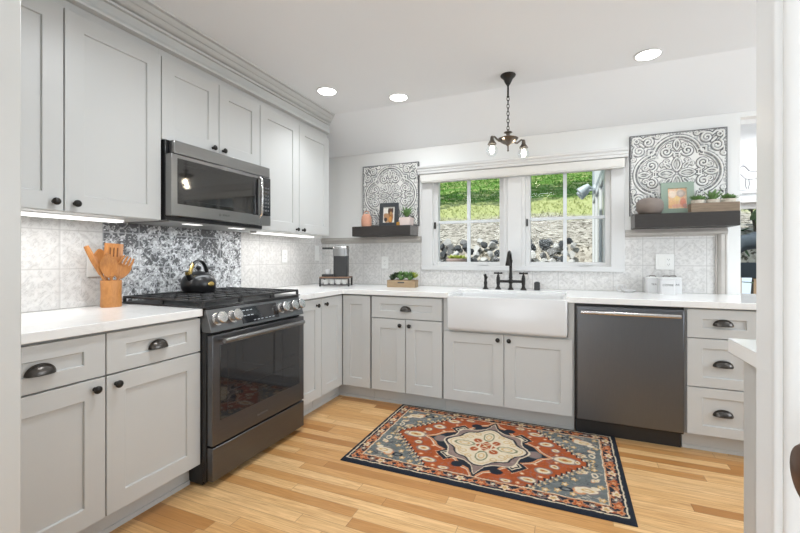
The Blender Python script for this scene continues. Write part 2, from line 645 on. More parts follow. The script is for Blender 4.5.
struct(MB().box(-.12, 5.52, -5.3, .12, -.06, 0), 'floor', M['floor'])
mb = MB()
mb.box(-.12, 5.52, -5.3, -.48, CEIL, CEIL + .1)
mb.prism([(-.48, CEIL), (-.48, CEIL + .1), (.12, 2.30), (.12, 2.143)], 0, -.12, 5.52)
struct(mb, 'ceiling', M['ceiling'], smooth=False)
mb = MB()
wall_cells(mb, 0, -.12, 0, [-2.95, 0.0], [0, CEIL], [])
struct(mb, 'wall_left', M['wall'])
WL = (1.215, 1.85, 1.10, 1.915)
WR = (2.03, 2.67, 1.10, 1.915)
OP = (3.484, 4.25, .876, 2.163)
mb = MB()
wall_cells(mb, 1, 0, .12, [-.12, WL[0], WL[1], WR[0], WR[1], OP[0], OP[1], 5.52], [0, .876, 1.10, 1.915, 2.163, 2.198], [WL, WR, OP])
bmw = struct(mb, 'wall_back', M['wall'])
mb = MB()
wall_cells(mb, 1, -3.07, -2.95, [-.12, 1.118, 2.57, 5.52], [0, 2.3, CEIL], [(1.118, 2.57, -1, 2.3)])
struct(mb, 'wall_front', M['jamb'])
RW = (-2.25, -.55, .9, 2.15)
mb = MB()
wall_cells(mb, 0, XR, XR + .12, [-3.07, RW[0], RW[1], 0.0], [0, RW[2], RW[3], CEIL], [RW])
struct(mb, 'wall_right', M['wall'])
struct(MB().box(.50, .62, -5.2, -3.07, 0, CEIL), 'wall_hall_left', M['wall'])
struct(MB().box(2.576, 2.70, -5.2, -3.07, 0, CEIL), 'wall_hall_right', M['wall'])
struct(MB().box(.50, 2.70, -5.3, -5.2, 0, CEIL), 'wall_hall_back', M['wall'])

r_ = MB()
for a, b_ in ((.85, .93), (1.50, 1.60), (2.17, 2.25)):
    r_.box(a, b_, -5.2, -5.15, 0, 2.1)
r_.box(.93, 2.17, -5.2, -5.15, 2.02, 2.1)
r_.box(.93, 2.17, -5.2, -5.15, 0, .2)
struct(r_, 'added_hall_door', M['trim'])  # unseen door frame made up to go with the hall fill panel
# doorway lining with stop mouldings
mb = MB()
mb.box(1.10, 1.128, -3.072, -2.948, 0, 2.3)
struct(mb, 'trim_1', M['jamb'], bevel=.003)
mb = MB()
mb.box(2.5497, 2.575, -3.072, -2.948, 0, 2.3)
mb.cyl((2.5497, -3.012, 0), (2.5497, -3.012, 2.3), .008, n=16)
mb.cyl((2.5497, -3.045, 0), (2.5497, -3.045, 2.3), .013, n=16)
struct(mb, 'trim_2', M['trim'], bevel=.004)

# closet door on the hall's right wall, its knob just inside the frame
d = thing('door_1', None, None, (2.566, -3.088, 0))
d['kind'] = 'structure'
MB().box(-.004, .012, -.75, 0, .01, 2.03).build('door_leaf', M['trim'], d, bevel=.002)
kb = MB()
Tk = Matrix.Translation((-.004, -.0445, 1.022)) @ Euler((0, -PI / 2, 0)).to_matrix().to_4x4()
kb.lathe([(.026, 0), (.026, .004), (.011, .006), (.010, .018), (.019, .024), (.0255, .034), (.0255, .040), (.019, .049), (.004, .052)], 28, Tk)
kb.build('door_knob', M['knobbrown'], d)

# ------------------------------------------------------------------ windows over the sink


def window(name, W, xm, zm):
    x0, x1, z0, z1 = W
    r = thing(name, None, None, (x0, .02, z0))
    r['kind'] = 'structure'
    f = MB()
    s = .037
    wd, hg = x1 - x0, z1 - z0
    f.box(0, s, 0, .07, 0, hg)
    f.box(wd - s, wd, 0, .07, 0, hg)
    f.box(s, wd - s, 0, .07, 0, s)
    f.box(s, wd - s, 0, .07, hg - s, hg)
    f.build('sash', M['trim'], r, bevel=.002)
    g = MB()
    g.box(xm - x0 - .014, xm - x0 + .014, .026, .052, s, hg - s)
    g.box(s, xm - x0 - .014, .026, .052, zm - z0 - .012, zm - z0 + .012)
    g.box(xm - x0 + .014, wd - s, .026, .052, zm - z0 - .012, zm - z0 + .012)
    g.build('muntin', M['muntin'], r)
    MB().box(s, wd - s, .037, .040, s, hg - s).build('pane', M['glass'], r)
    l = MB()
    l.box(.006, .02, -.012, 0, .34, .40)
    l.box(.009, .017, -.022, -.01, .345, .37)
    l.build('latch', M['bronze'], r, bevel=.001)
    k = MB()
    k.box(wd * .72 - .05, wd * .72 + .05, -.012, 0, .008, .02)
    k.tube([(wd * .72 - .03, -.014, .014), (wd * .72 + .05, -.02, .016)], .004, 8)
    k.build('crank', M['trim'], r)
    return r


window('window_1', WL, 1.534, 1.50)
window('window_2', WR, 2.339, 1.50)
# casing
mb = MB()
mb.box(1.107, 1.212, -.018, 0, 1.10, 1.94)
mb.box(2.673, 2.766, -.018, 0, 1.10, 1.94)
mb.box(1.107, 2.766, -.022, 0, 1.063, 1.103)
mb.box(1.212, 2.673, -.010, 0, 1.912, 1.94)
mb.box(1.85, 2.03, -.008, 0, 1.10, 1.94)
mb.box(1.885, 2.0, -.018, 0, 1.10, 1.94)
mb.box(1.22, 1.245, -.004, .02, 1.10, 1.12)
struct(mb, 'trim_3', M['trim'], bevel=.002)
# header moulding
mb = MB()
prof = [(0, 1.935), (-.085, 1.935), (-.085, 1.955), (-.092, 1.960), (-.092, 1.975), (-.102, 1.985), (-.105, 2.003), (0, 2.003)]
mb.prism(prof, 0, 1.09, 2.783)
struct(mb, 'trim_4', M['trim'], bevel=.0015)
# valance shade
mb = MB()
mb.box(1.115, 2.76, -.075, -.022, 1.868, 1.932)
mb.box(1.118, 2.757, -.071, -.026, 1.858, 1.870)
tag(mb.build('window_shade', M['shade'], origin=(1.94, -.05, 1.86), bevel=.003),
    'pale linen shade pulled up under the header above the sink windows', 'window shade')

# dining-side window on the right wall
r = thing('window_3', None, None, (XR, RW[0], RW[2]))
r['kind'] = 'structure'
f = MB()
wd, hg = RW[1] - RW[0], RW[3] - RW[2]
for a, b_ in ((0, .06), (wd / 2 - .04, wd / 2 + .04), (wd - .06, wd)):
    f.box(.02, .08, a, b_, 0, hg)
f.box(.02, .08, 0, wd, 0, .06)
f.box(.02, .08, 0, wd, hg - .06, hg)
f.build('sash', M['trim'], r)
MB().box(.045, .05, .03, wd - .03, .03, hg - .03).build('pane', M['glass'], r)

# ------------------------------------------------------------------ embossed tile backsplash
TW = .2


def tile_pattern(p, q):
    """relief (0..1) of one square tile, p and q in -1..1"""
    ap, aq = np.abs(p), np.abs(q)
    u, v = np.maximum(ap, aq), np.minimum(ap, aq)
    r = np.hypot(p, q)
    th = np.arctan2(q, p)
    h = np.zeros_like(p)
    def ridge(d, w_):
        return np.clip(1 - np.abs(d) / w_, 0, 1)
    h = np.maximum(h, ridge(r - .62 - .10 * np.cos(4 * th), .055))
    h = np.maximum(h, ridge(r - .34 - .12 * np.cos(8 * th), .05))
    h = np.maximum(h, .8 * ridge(np.hypot(u - .95, v - .95) - .33, .05))
    h = np.maximum(h, .8 * ridge(np.hypot(u - .98, v - 0) - .22, .05))
    # scrolls
    for cx_, cy_, R in ((.74, .42, .13), (.52, .20, .11), (.80, .74, .10)):
        rr = np.hypot(u - cx_, v - cy_)
        tt = np.arctan2(v - cy_, u - cx_)
        sp = (rr / R - tt / (2 * PI)) % 1.0
        h = np.maximum(h, np.where(rr < R, ridge(sp - .5, .3), 0))
    h = np.maximum(h, ridge(v - .10 * np.sin(PI * np.clip((u - .02) / .4, 0, 1)), .04) * (u < .45))
    return h


def tile_fn(u_off, v_off, kind):
    def fn(U, V):
        a, b = (U - u_off) / TW, (V - v_off) / TW
        ia, ib = np.floor(a), np.floor(b)
        p, q = (a - ia) * 2 - 1, (b - ib) * 2 - 1
        e = np.minimum(1 - np.abs(p), 1 - np.abs(q))
        h = tile_pattern(p, q)
        n1 = vnoise(U * 60 + 3, V * 60 + 9)
        n2 = vnoise(U * 14 + 31, V * 14 + 7)
        hh = .0022 * h * sst(.02, .08, e)
        col = np.zeros(U.shape + (3,)) + np.array((.78, .765, .745))
        gro = .5 * (1 - sst(.10, .45, h)) * sst(.25, .6, n1)
        edge = np.clip(np.abs(np.gradient(h, axis=0)) + np.abs(np.gradient(h, axis=1)), 0, 1)
        if kind == 'white':
            col = lerpc(col, np.clip(.22 * gro + .75 * edge * sst(.3, .62, n1), 0, .6), (.42, .405, .39))
            col = lerpc(col, .12 * sst(.5, .7, n2), (.66, .655, .65))
        else:
            wear = vnoise(U * 44 + 11, V * 44 + 2, 5)
            big = vnoise(U * 7 + 5, V * 7 + 3, 3)
            fine = vnoise(U * 95 + 4, V * 95 + 2, 3)
            m = sst(.53, .58, .55 * wear + .45 * vnoise(U * 20 + 61, V * 20 + 5, 3) + .45 * (fine - .5) + .42 * (big - .5) - .24 * (h - .35) + .22 * (V - 1.15))
            col = np.zeros(U.shape + (3,)) + np.array((.90, .91, .92))
            col = lerpc(col, np.clip(edge * 2.2, 0, 1) * sst(.3, .5, n1) * .75, (.20, .20, .21))
            col = lerpc(col, sst(.5, .62, fine) * .35, (.45, .46, .47))
            col = lerpc(col, m * .93, (.075, .075, .08))
            # the last column wears a browner, paler glaze
            last = (U > u_off + 5 * TW).astype(float)
            col = lerpc(col, last * .5, (.62, .56, .52))
        gl = 1 - sst(.014, .034, e) if kind == 'white' else 1 - sst(.022, .045, e)
        col = lerpc(col, gl * (.75 if kind == 'white' else .8), (.47, .455, .44) if kind == 'white' else (.55, .56, .57))
        hh = hh - .0012 * gl
        return hh + .004, col
    return fn


def rng(a, b, st):
    return np.linspace(a, b, max(2, int(round((b - a) / st)) + 1))


YT = -2.3055
TZ = .915
ST = .0045
grid = lambda nm, U, V, o, du, dn, fn: tag(grid_mesh(nm, U, V, o, du, (0, 0, 1), dn, fn, M['tile'], thick=0.0), kind='structure')
# left wall, in its own running coordinate along +y
grid('wall_left_tile', rng(-2.92, YT + .2, ST), rng(.914, 1.372, ST), (0, 0, 0), (0, 1, 0), (1, 0, 0), tile_fn(YT, TZ, 'white'))
grid('wall_left_tile', rng(YT + .2, YT + 1.2, .0035), rng(.914, 1.372, .0035), (0, 0, 0), (0, 1, 0), (1, 0, 0), tile_fn(YT + .2, TZ, 'black'))
grid('wall_left_tile', rng(YT + 1.2, -.004, ST), rng(.914, 1.372, ST), (0, 0, 0), (0, 1, 0), (1, 0, 0), tile_fn(YT, TZ, 'white'))
XT = .4874
grid('wall_back_tile', rng(.004, 1.107, ST), rng(.914, 1.32, ST), (0, 0, 0), (1, 0, 0), (0, -1, 0), tile_fn(XT, TZ, 'white'))
grid('wall_back_tile', rng(1.107, 2.766, ST), rng(.914, 1.063, ST), (0, 0, 0), (1, 0, 0), (0, -1, 0), tile_fn(XT, TZ, 'white'))
grid('wall_back_tile', rng(2.766, 3.34, ST), rng(.914, 1.33, ST), (0, 0, 0), (1, 0, 0), (0, -1, 0), tile_fn(XT, TZ, 'white'))

M['liner'] = simple('stone_liner', (.45, .42, .385), .5, var=.16, vscale=12, stretch=(1, 1, 1))


def liner_prof(z0, z1):
    h = z1 - z0
    return [(0, z0), (-.010, z0), (-.014, z0 + .12 * h), (-.012, z0 + .22 * h), (-.020, z0 + .3 * h), (-.026, z0 + .55 * h),
            (-.020, z0 + .8 * h), (-.014, z0 + .84 * h), (-.016, z1), (0, z1)]


mb = MB()
mb.prism(liner_prof(1.318, 1.374), 0, .0, 1.10)
struct(mb, 'trim_5', M['liner'])
mb = MB()
mb.prism(liner_prof(1.33, 1.386), 0, 2.768, 3.406)
mb.prism([(3.406 - (z - 1.33) * 1.25, y) for y, z in liner_prof(1.33, 1.386)], 2, .914, 1.34)
struct(mb, 'trim_6', M['liner'])

# ------------------------------------------------------------------ cabinets
DOOR_B, DOOR_T = .120, .690
DRW_B, DRW_T = .697, .864


def knob(parent, x, z, y=-.02):
    k = MB()
    T = Matrix.Translation((x, y, z)) @ Euler((PI / 2, 0, 0)).to_matrix().to_4x4()
    k.lathe([(.009, -.001), (.008, .003), (.0055, .007), (.0055, .012), (.011, .016), (.0155, .020), (.0155, .024), (.011, .029), (.003, .031)], 20, T)
    return k.build('knob', M['bronze'], parent)


def cup_pull(parent, x, z, y=-.02, a=.044):
    k = MB()
    rings = []
    nt_, np_ = 20, 8
    for i in range(nt_ + 1):
        t = PI * i / nt_
        s_ = max(math.sin(t), .02) ** .8
        rings.append([(x + a * math.cos(t), y - .026 * s_ * math.sin(PI / 2 * j / np_) - .0005, z - .016 + .034 * s_ * math.cos(PI / 2 * j / np_)) for j in range(np_ + 1)])
    k.loft(rings, True, True, False)
    rim = [r[-1] for r in rings]
    k.tube([(x + a * 1.04 * math.cos(PI * i / nt_), y - .0015, z - .016 + .037 * max(math.sin(PI * i / nt_), 0)) for i in range(nt_ + 1)], .0022, 6)
    k.tube(rim, .0016, 6)
    return k.build('cup_pull', M['pull'], parent)


def door(root, x0, x1, z0, z1, kx=None, kz=None, rail=.075, g=.0025):
    o = MB().shaker(x0 + g, x1 - g, z0, z1, rail=rail).build('door', M['cabinet'], root, bevel=.0012, seg=1, smooth=False)
    if kx is not None:
        knob(o, kx, kz)
    return o


def drawer(root, x0, x1, z0, z1, px=None, pz=None, g=.0025, rz=.057, rail=.077, a=.044):
    o = MB().shaker(x0 + g, x1 - g, z0, z1, rail=rail, rz=rz).build('drawer', M['cabinet'], root, bevel=.0012, seg=1, smooth=False)
    if px is not None:
        cup_pull(o, px, pz, a=a)
    return o


def base_body(root, wd, depth=.605, toe=True, x0=0.0, z1=.875):
    b_ = MB()
    b_.box(x0 + .0005, wd - .0005, .0008, depth, .112, z1)
    o = b_.build('body', M['carcass'], root)
    if toe:
        t = MB()
        t.box(x0 + .0005, wd - .0005, .062, .08, 0, .112)
        t.box(x0 + .0005, wd - .0005, .055, .062, 0, .022)
        t.build('toe_kick', M['cabinet'], root, bevel=.001)
    return o


LX = .61   # left run front plane; local x runs along +y
R90 = PI / 2

# base cabinet left of the range
y0, y1 = -2.915, -2.010
r = thing('base_cabinet', 'pale grey base cabinet with two drawers over two doors, left of the range', 'cabinet', (LX, y0, 0), R90)
base_body(r, y1 - y0)
mid = -2.46 - y0
drawer(r, 0, mid, DRW_B, DRW_T, -2.678 - y0, .774)
drawer(r, mid, y1 - y0, DRW_B, DRW_T, -2.238 - y0, .778)
door(r, 0, mid, DOOR_B, DOOR_T, -2.502 - y0, .651)
door(r, mid, y1 - y0, DOOR_B, DOOR_T, -2.421 - y0, .651)

# narrow cabinet right of the range
y0, y1 = -1.247, -.936
r = thing('base_cabinet', 'narrow pale grey base cabinet with one tall door, right beside the range', 'cabinet', (LX, y0, 0), R90)
base_body(r, y1 - y0)
door(r, 0, y1 - y0, DOOR_B, DRW_T, -.998 - y0, .817)

# corner cabinet with two doors meeting in the inner corner
r = thing('corner_cabinet', 'pale grey corner base cabinet, two tall doors meeting under the coffee maker', 'cabinet', (0, 0, 0))
b_ = MB()
b_.prism([(.005, -.003), (.005, -.934), (.609, -.934), (.609, -.609), (.886, -.609), (.886, -.003)], 2, .112, .875)
b_.build('body', M['carcass'], r, smooth=False)
t = MB()
t.prism([(.53, -.934), (.548, -.934), (.548, -.548), (.886, -.548), (.886, -.53), (.53, -.53)], 2, 0, .112)
t.prism([(.548, -.934), (.555, -.934), (.555, -.555), (.886, -.555), (.886, -.548), (.548, -.548)], 2, 0, .022)
t.build('toe_kick', M['cabinet'], r, smooth=False)
e = MB().shaker(.0025, .30, DOOR_B, DRW_T).build('door', M['cabinet'], r, bevel=.0012, seg=1, smooth=False)
e.location = (LX, -.936, 0)
e.rotation_euler = (0, 0, R90)
knob(e, -.886 + .936, .817)
e = MB().shaker(.0, .2525, DOOR_B, DRW_T).build('door', M['cabinet'], r, bevel=.0012, seg=1, smooth=False)
e.location = (.633, -.61, 0)

BY = -.61
# drawer-over-doors cabinet left of the sink
x0, x1 = .888, 1.496
r = thing('base_cabinet', 'pale grey base cabinet with one drawer over two doors, left of the farmhouse sink', 'cabinet', (x0, BY, 0))
base_body(r, x1 - x0)
drawer(r, .012, .604, DRW_B, DRW_T, .308, .775)
door(r, .012, .308, DOOR_B, DOOR_T, 1.153 - x0, .646)
door(r, .308, .604, DOOR_B, DOOR_T, 1.231 - x0, .646)

# sink base
x0, x1 = 1.497, 2.402
r = thing('sink_cabinet', 'pale grey sink base cabinet, two doors under the white apron', 'cabinet', (x0, BY, 0))
b_ = MB()
b_.box(.001, x1 - x0 - .001, .001, .605, .112, .64)
b_.box(.001, .036, .001, .605, .64, .875)
b_.box(.866, x1 - x0 - .001, .001, .605, .64, .875)
b_.build('body', M['cabinet'], r)
t = MB()
t.box(.0, x1 - x0, .062, .08, 0, .112)
t.box(.0, x1 - x0, .055, .062, 0, .022)
t.build('toe_kick', M['cabinet'], r, bevel=.001)
door(r, .004, .448, DOOR_B, .628, 1.904 - x0, .592)
door(r, .448, .896, DOOR_B, .628, 1.981 - x0, .592)

# three-drawer cabinet right of the dishwasher
x0, x1 = 3.014, 3.42
r = thing('drawer_cabinet', 'pale grey cabinet with a stack of three drawers, right of the dishwasher', 'cabinet', (x0, BY, 0))
base_body(r, x1 - x0)
for z0, z1, pz in ((.697, .866, .789), (.406, .692, .549), (.120, .400, .261)):
    drawer(r, .008, .376, z0, z1, .186, pz, a=.047)

# cabinet continuing below the pass-through
x0, x1 = 3.421, 4.2
r = thing('base_cabinet', 'pale grey two door base cabinet past the drawers, beneath the pass-through', 'cabinet', (x0, BY, 0))
base_body(r, x1 - x0)
door(r, 0, .389, DOOR_B, DRW_T, .345, .81)
door(r, .389, .778, DOOR_B, DRW_T, .433, .81)

# upper cabinets
UZ = 1.372
UT = 2.255
UX = .332


def upper(label, y0, y1, split, z0, knobs, zb=None):
    r = thing('upper_cabinet', label, 'cabinet', (UX, y0, z0), R90)
    wd = y1 - y0
    b_ = MB()
    b_.box(.0005, wd - .0005, .0008, .325, 0, 2.30 - z0)
    b_.build('body', M['cabinet'], r)
    door(r, 0, split - y0, .003, UT - z0, knobs[0] - y0, knobs[2] - z0)
    door(r, split - y0, wd, .003, UT - z0, knobs[1] - y0, knobs[2] - z0)
    return r


upper('tall pale grey two door wall cabinet above the wooden utensil crock', -2.915, -2.019, -2.4635, UZ, (-2.501, -2.423, 1.411))
upper('short pale grey two door wall cabinet directly above the microwave', -2.019, -1.281, -1.638, 1.808, (-1.686, -1.609, 1.845))
upper('tall pale grey two door wall cabinet between microwave and sloped ceiling', -1.281, -.402, -.839, UZ, (-.875, -.796, 1.400))

# frieze and crown over the upper cabinets
mb = MB()


def crown(prof, ends):
    ring0 = [(x, -2.945, z) for x, z in prof]
    ring1 = [(x, e, z) for (x, z), e in zip(prof, ends)]
    mb.loft([ring0, ring1])


prof = [(.003, 2.298), (.352, 2.298), (.370, 2.299), (.372, 2.308), (.364, 2.310), (.364, 2.316), (.358, 2.330), (.352, 2.332), (.352, 2.374),
        (.370, 2.375), (.372, 2.384), (.362, 2.386), (.364, 2.391), (.384, 2.392), (.398, 2.397), (.412, 2.406), (.408, 2.409), (.420, 2.411), (.434, 2.418),
        (.446, 2.426), (.442, 2.4285), (.464, 2.429), (.466, 2.4375), (.003, 2.4375)]
crown(prof, [-.402 - (x - .352) * .75 if x > .3 else -.402 for x, z in prof])
struct(mb, 'trim_7', M['cabinet'], smooth=False)

# ------------------------------------------------------------------ countertops
mb = MB()
mb.box(.005, .648, -2.945, -2.012, .876, .914)
tag(mb.build('countertop', M['quartz'], origin=(.32, -2.48, .876), bevel=.003), 'white quartz countertop left of the range, under the utensil crock', 'countertop')
mb = MB()
mb.prism([(.005, -.006), (.005, -1.246), (.648, -1.246), (.648, -.648), (1.545, -.648), (1.545, -.262), (2.352, -.262), (2.352, -.648),
          (4.2, -.648), (4.2, -.001)], 2, .876, .914)
tag(mb.build('countertop', M['quartz'], origin=(2.0, -.13, .876), bevel=.003, smooth=False), 'long L-shaped white quartz countertop running around the corner to the sink', 'countertop')

struct(MB().box(3.486, 4.248, -.0005, .118, .8765, .914), 'trim_10', M['quartz'])
# peninsula
mb = MB()
mb.box(2.838, 4.5, -2.945, -1.909, .868, .914)
tag(mb.build('countertop', M['quartz'], origin=(3.6, -2.43, .868), bevel=.003), 'white quartz peninsula top jutting out beside the right doorway post', 'countertop')
r = thing('peninsula_cabinet', 'pale grey panelled peninsula base below the white slab by the doorway', 'cabinet', (2.87, -2.94, 0))
MB().box(.0, 1.6, .0, 1.005, .0, .866).build('body', M['cabinet'], r, bevel=.002)
mb = MB()
mb.box(-.006, .0, .0, 1.0, .0, .10)
mb.build('base_molding', M['cabinet'], r)

# ------------------------------------------------------------------ range (local x along +y, front toward -local y)
r = thing('range', 'black stainless slide-in gas range between the left base cabinets', 'range', (.66, -2.008, 0), R90)
W_ = .756
b_ = MB()
b_.box(.0, W_, .02, .64, .012, .905)
b_.box(.0, W_, -.006, .02, .03, .79)
b_.build('body', M['black'], r, bevel=.002)
for x in (.05, W_ - .05):
    for y in (.06, .58):
        MB().cyl((x, y, 0), (x, y, .014), .018, n=14).build('foot', M['blackplastic'], r)
b_ = MB()
b_.prism([(.06, .905), (-.004, .905), (-.043, .792), (.02, .792)], 0, -.001, W_ + .001)
pnl = b_.build('control_panel', M['blacksteel2'], r, bevel=.003)
sl = math.atan2(.039, .113)          # panel lean
Tp = Matrix.Translation((0, -.0235, .8485)) @ Euler((-sl, 0, 0)).to_matrix().to_4x4()
dsp = MB().box(.215, .515, -.0015, .004, -.045, .046, Tp).build('display', M['blackglass'], pnl)
for i in range(9):
    xx = .25 + .03 * (i % 9)
    t = MB()
    if i < 6:
        t.box(.232 + .028 * (i % 3), .250 + .028 * (i % 3), -.0022, -.0012, .026 - .03 * (i // 3), .030 - .03 * (i // 3), Tp)
    else:
        t.box(.30 + .03 * (i - 6), .316 + .03 * (i - 6), -.0022, -.0012, -.036, -.0325, Tp)
    t.build('key', M['displaytext'], dsp)
for i in range(3):
    MB().box(.395 + .03 * i, .411 + .03 * i, -.0022, -.0012, -.036, -.0325, Tp).build('key', M['displaytext'], dsp)
for yk in (-1.956, -1.852, -1.46, -1.371, -1.297):
    k = MB()
    T = Tp @ Matrix.Translation((yk + 2.008, 0, .006)) @ Euler((PI / 2, 0, 0)).to_matrix().to_4x4()
    k.lathe([(.034, 0), (.034, .005), (.026, .006), (.026, .026), (.029, .028), (.031, .031), (.031, .046), (.027, .050), (.005, .051)], 28, T)
    k.build('knob', M['steel'], pnl)
b_ = MB()
b_.box(.004, W_ - .002, -.045, -.008, .215, .778)
dr = b_.build('oven_door', M['blacksteel'], r, bevel=.003)
gl = MB().box(.05, W_ - .05, -.0475, -.040, .335, .722).build('oven_window', M['blackglass'], dr, bevel=.002)
f = MB()
for z in (.40, .47, .54):
    f.box(.10, W_ - .10, -.0482, -.0476, z, z + .002)
f.box(.098, .100, -.0482, -.0476, .36, .69)
f.box(W_ - .22, W_ - .219, -.0482, -.0476, .36, .70)
f.build('rack_lines', simple('rack_print', (.045, .045, .045), .25), gl)
h = MB()
h.tube([(.030, -.098, .752), (W_ - .075, -.098, .752)], .013, 16)
for x in (.055, W_ - .10):
    h.tube([(x, -.044, .748), (x, -.08, .75), (x, -.098, .752)], [.011, .010, .010], 12)
h.build('handle', M['steel_mw'], dr)
text_mesh('logo', 'BOSCH', .017, M['text'], dr, (.372, -.0456, .262), (PI / 2, 0, 0))
lg = MB()
lg.torus((.325, -.0456, .262), .0072, .0009, Euler((PI / 2, 0, 0)).to_matrix())
lg.box(.3245, .3255, -.0462, -.0452, .256, .268)
lg.build('emblem', M['text'], dr)
MB().box(.004, W_ - .002, -.045, -.008, .036, .205).build('storage_drawer', M['blacksteel'], r, bevel=.003)
# cooktop, burners and grates
b_ = MB()
b_.box(.001, W_ - .001, -.004, .64, .905, .916)
b_.box(-.014, W_ + .014, -.004, .64, .9148, .923)
b_.build('cooktop', M['black'], r, bevel=.004)
bc = [(.15, .17, .045), (.15, .46, .04), (.378, .32, .055), (.606, .17, .045), (.606, .46, .035)]
for x, y, rr in bc:
    k = MB()
    T = Matrix.Translation((x, y, .922))
    k.lathe([(rr * 1.25, 0), (rr * 1.2, .006), (rr, .008), (rr, .016), (rr * .92, .018), (rr * .92, .024), (rr * .3, .027)], 24, T)
    k.build('burner', M['castiron'], r)
for gx0, gx1 in ((-.006, .247), (.252, .504), (.509, .762)):
    g = MB()
    zt, zb = .956, .944
    t_ = .006
    ya, yb = .012, .625
    for y in (ya, yb):
        g.box(gx0, gx1, y - t_, y + t_, zb, zt)
    for x in (gx0 + t_, gx1 - t_):
        g.box(x - t_, x + t_, ya, yb, zb, zt)
    for y in (.115, .215, .318, .42, .522):
        g.box(gx0, gx1, y - .0045, y + .0045, zb + .002, zt)
    for x in (gx0 + .085, gx1 - .085):
        g.box(x - .0045, x + .0045, ya, yb, zb + .002, zt)
    for x in (gx0 + t_, gx1 - t_):
        for y in (ya, .318, yb):
            g.box(x - .007, x + .007, y - .007, y + .007, .921, zb)
    g.build('grate', M['castiron'], r, bevel=.0015, seg=1)

# ------------------------------------------------------------------ microwave
r = thing('microwave', 'stainless over-the-range microwave hanging above the stove', 'microwave', (.372, -2.012, 1.376), R90)
W_ = .762
H_ = .432
b_ = MB()
b_.box(.0, .729, .0, .365, .0, H_)
b_.build('body', M['black'], r, bevel=.002)
MB().box(.020, W_, -.040, -.001, .358, H_ - .002).build('vent_strip', M['steel_mw'], r, bevel=.004)
dr = MB().box(.0, .664, -.046, -.001, .022, .354).build('door', M['steel_mw'], r, bevel=.003)
gl = MB().box(.036, .588, -.0485, -.040, .088, .334).build('window', M['mirrorglass'], dr, bevel=.002)
fr = MB()
for a in ((.075, .555, .112, .1135), (.075, .555, .302, .3035)):
    fr.box(a[0], a[1], -.0492, -.0484, a[2], a[3])
fr.build('window_line', M['blackplastic'], gl)
MB().box(.590, .640, -.0485, -.040, .085, .336).build('door_edge', M['blackglass'], dr)
h = MB()
h.tube([(.648, -.048, .345), (.648, -.070, .325), (.648, -.074, .21), (.648, -.070, .095), (.648, -.048, .075)], .009, 12)
h.build('handle', M['steel'], dr)
pn = MB().box(.668, W_, -.046, -.001, .088, .354).build('control_panel', M['blackglass'], r, bevel=.002)
MB().box(.666, W_, -.046, -.001, .022, .086).build('lower_trim', M['steel_mw'], r, bevel=.002)
k = MB()
for i in range(3):
    for j in range(7):
        k.box(.684 + .024 * i, .697 + .024 * i, -.0468, -.0458, .12 + .026 * j, .131 + .026 * j)
k.build('keypad', M['silvertext'], pn)
text_mesh('logo', 'BOSCH', .016, M['text'], dr, (.366, -.0466, .056), (PI / 2, 0, 0))
lg = MB()
lg.torus((.32, -.0466, .056), .0068, .0009, Euler((PI / 2, 0, 0)).to_matrix())
lg.box(.3195, .3205, -.0472, -.0462, .050, .062)
lg.build('emblem', M['text'], dr)
b_ = MB()
b_.box(.03, W_ - .03, .01, .35, -.006, .001)
b_.build('underside', M['undergrey'], r)
for x in (.22, .56):
    MB().box(x - .05, x + .05, .04, .09, -.0085, -.005).build('cooktop_light', M['ledstrip'], r)
o = lamp('microwave_light', 'AREA', (.30, -1.63, 1.345), 1.5, (.9, .96, 1), (0, 0, 0), shape='RECTANGLE', size=.07, size_y=.5)

# ------------------------------------------------------------------ dishwasher
r = thing('dishwasher', 'grey stainless dishwasher with bright bar handle, right of the sink', 'dishwasher', (2.404, -.61, 0))
W_ = .607
b_ = MB()
b_.box(.0, W_, .0, .58, .10, .872)
b_.build('body', M['black'], r)
b_ = MB()
b_.box(.012, W_ - .004, -.034, -.001, .118, .858)
dr = b_.build('door', M['steel_dw'], r, bevel=.004)
h = MB()
h.tube([(.035, -.078, .822), (W_ - .03, -.078, .822)], .0125, 16)
for x in (.06, W_ - .055):
    h.tube([(x, -.033, .822), (x, -.078, .822)], .009, 12)
h.build('handle', M['steel'], dr)
MB().box(.005, W_ - .005, .045, .06, .0, .108).build('toe_panel', M['blackplastic'], r)

# ------------------------------------------------------------------ farmhouse sink
r = thing('farmhouse_sink', 'white farmhouse sink with a plain apron front', 'sink', (1.541, -.67, .645))
b_ = MB()
wd, dp, hg, tk = .818, .405, .248, .026
def rr2(a, b, c, d_, rad, z, n=5):
    pts = []
    for cx_, cy_, s0 in ((b - rad, d_ - rad, 0), (a + rad, d_ - rad, 90), (a + rad, c + rad, 180), (b - rad, c + rad, 270)):
        for i in range(n + 1):
            t = math.radians(s0 + 90 * i / n)
            pts.append((cx_ + rad * math.cos(t), cy_ + rad * math.sin(t), z))
    return pts
rings = [rr2(.012, wd - .012, .010, dp, .012, 0), rr2(.003, wd - .003, .0015, dp, .014, .010), rr2(0, wd, 0, dp, .016, .024), rr2(0, wd, 0, dp, .016, hg - .008),
         rr2(.004, wd - .004, .004, dp - .004, .014, hg), rr2(tk, wd - tk, tk + .006, dp - tk, .03, hg), rr2(tk + .004, wd - tk - .004, tk + .010, dp - tk - .004, .03, hg - .008),
         rr2(tk + .008, wd - tk - .008, tk + .014, dp - tk - .008, .03, .055), rr2(tk + .03, wd - tk - .03, tk + .035, dp - tk - .03, .03, .032)]
b_.loft(rings)
b_.build('basin', M['ceramic'], r, angle=50)
MB().lathe([(.045, 0), (.045, .003), (.03, .004), (.028, .001)], 24, Matrix.Translation((wd / 2, dp * .55, .033))).build('drain', M['steel'], r)

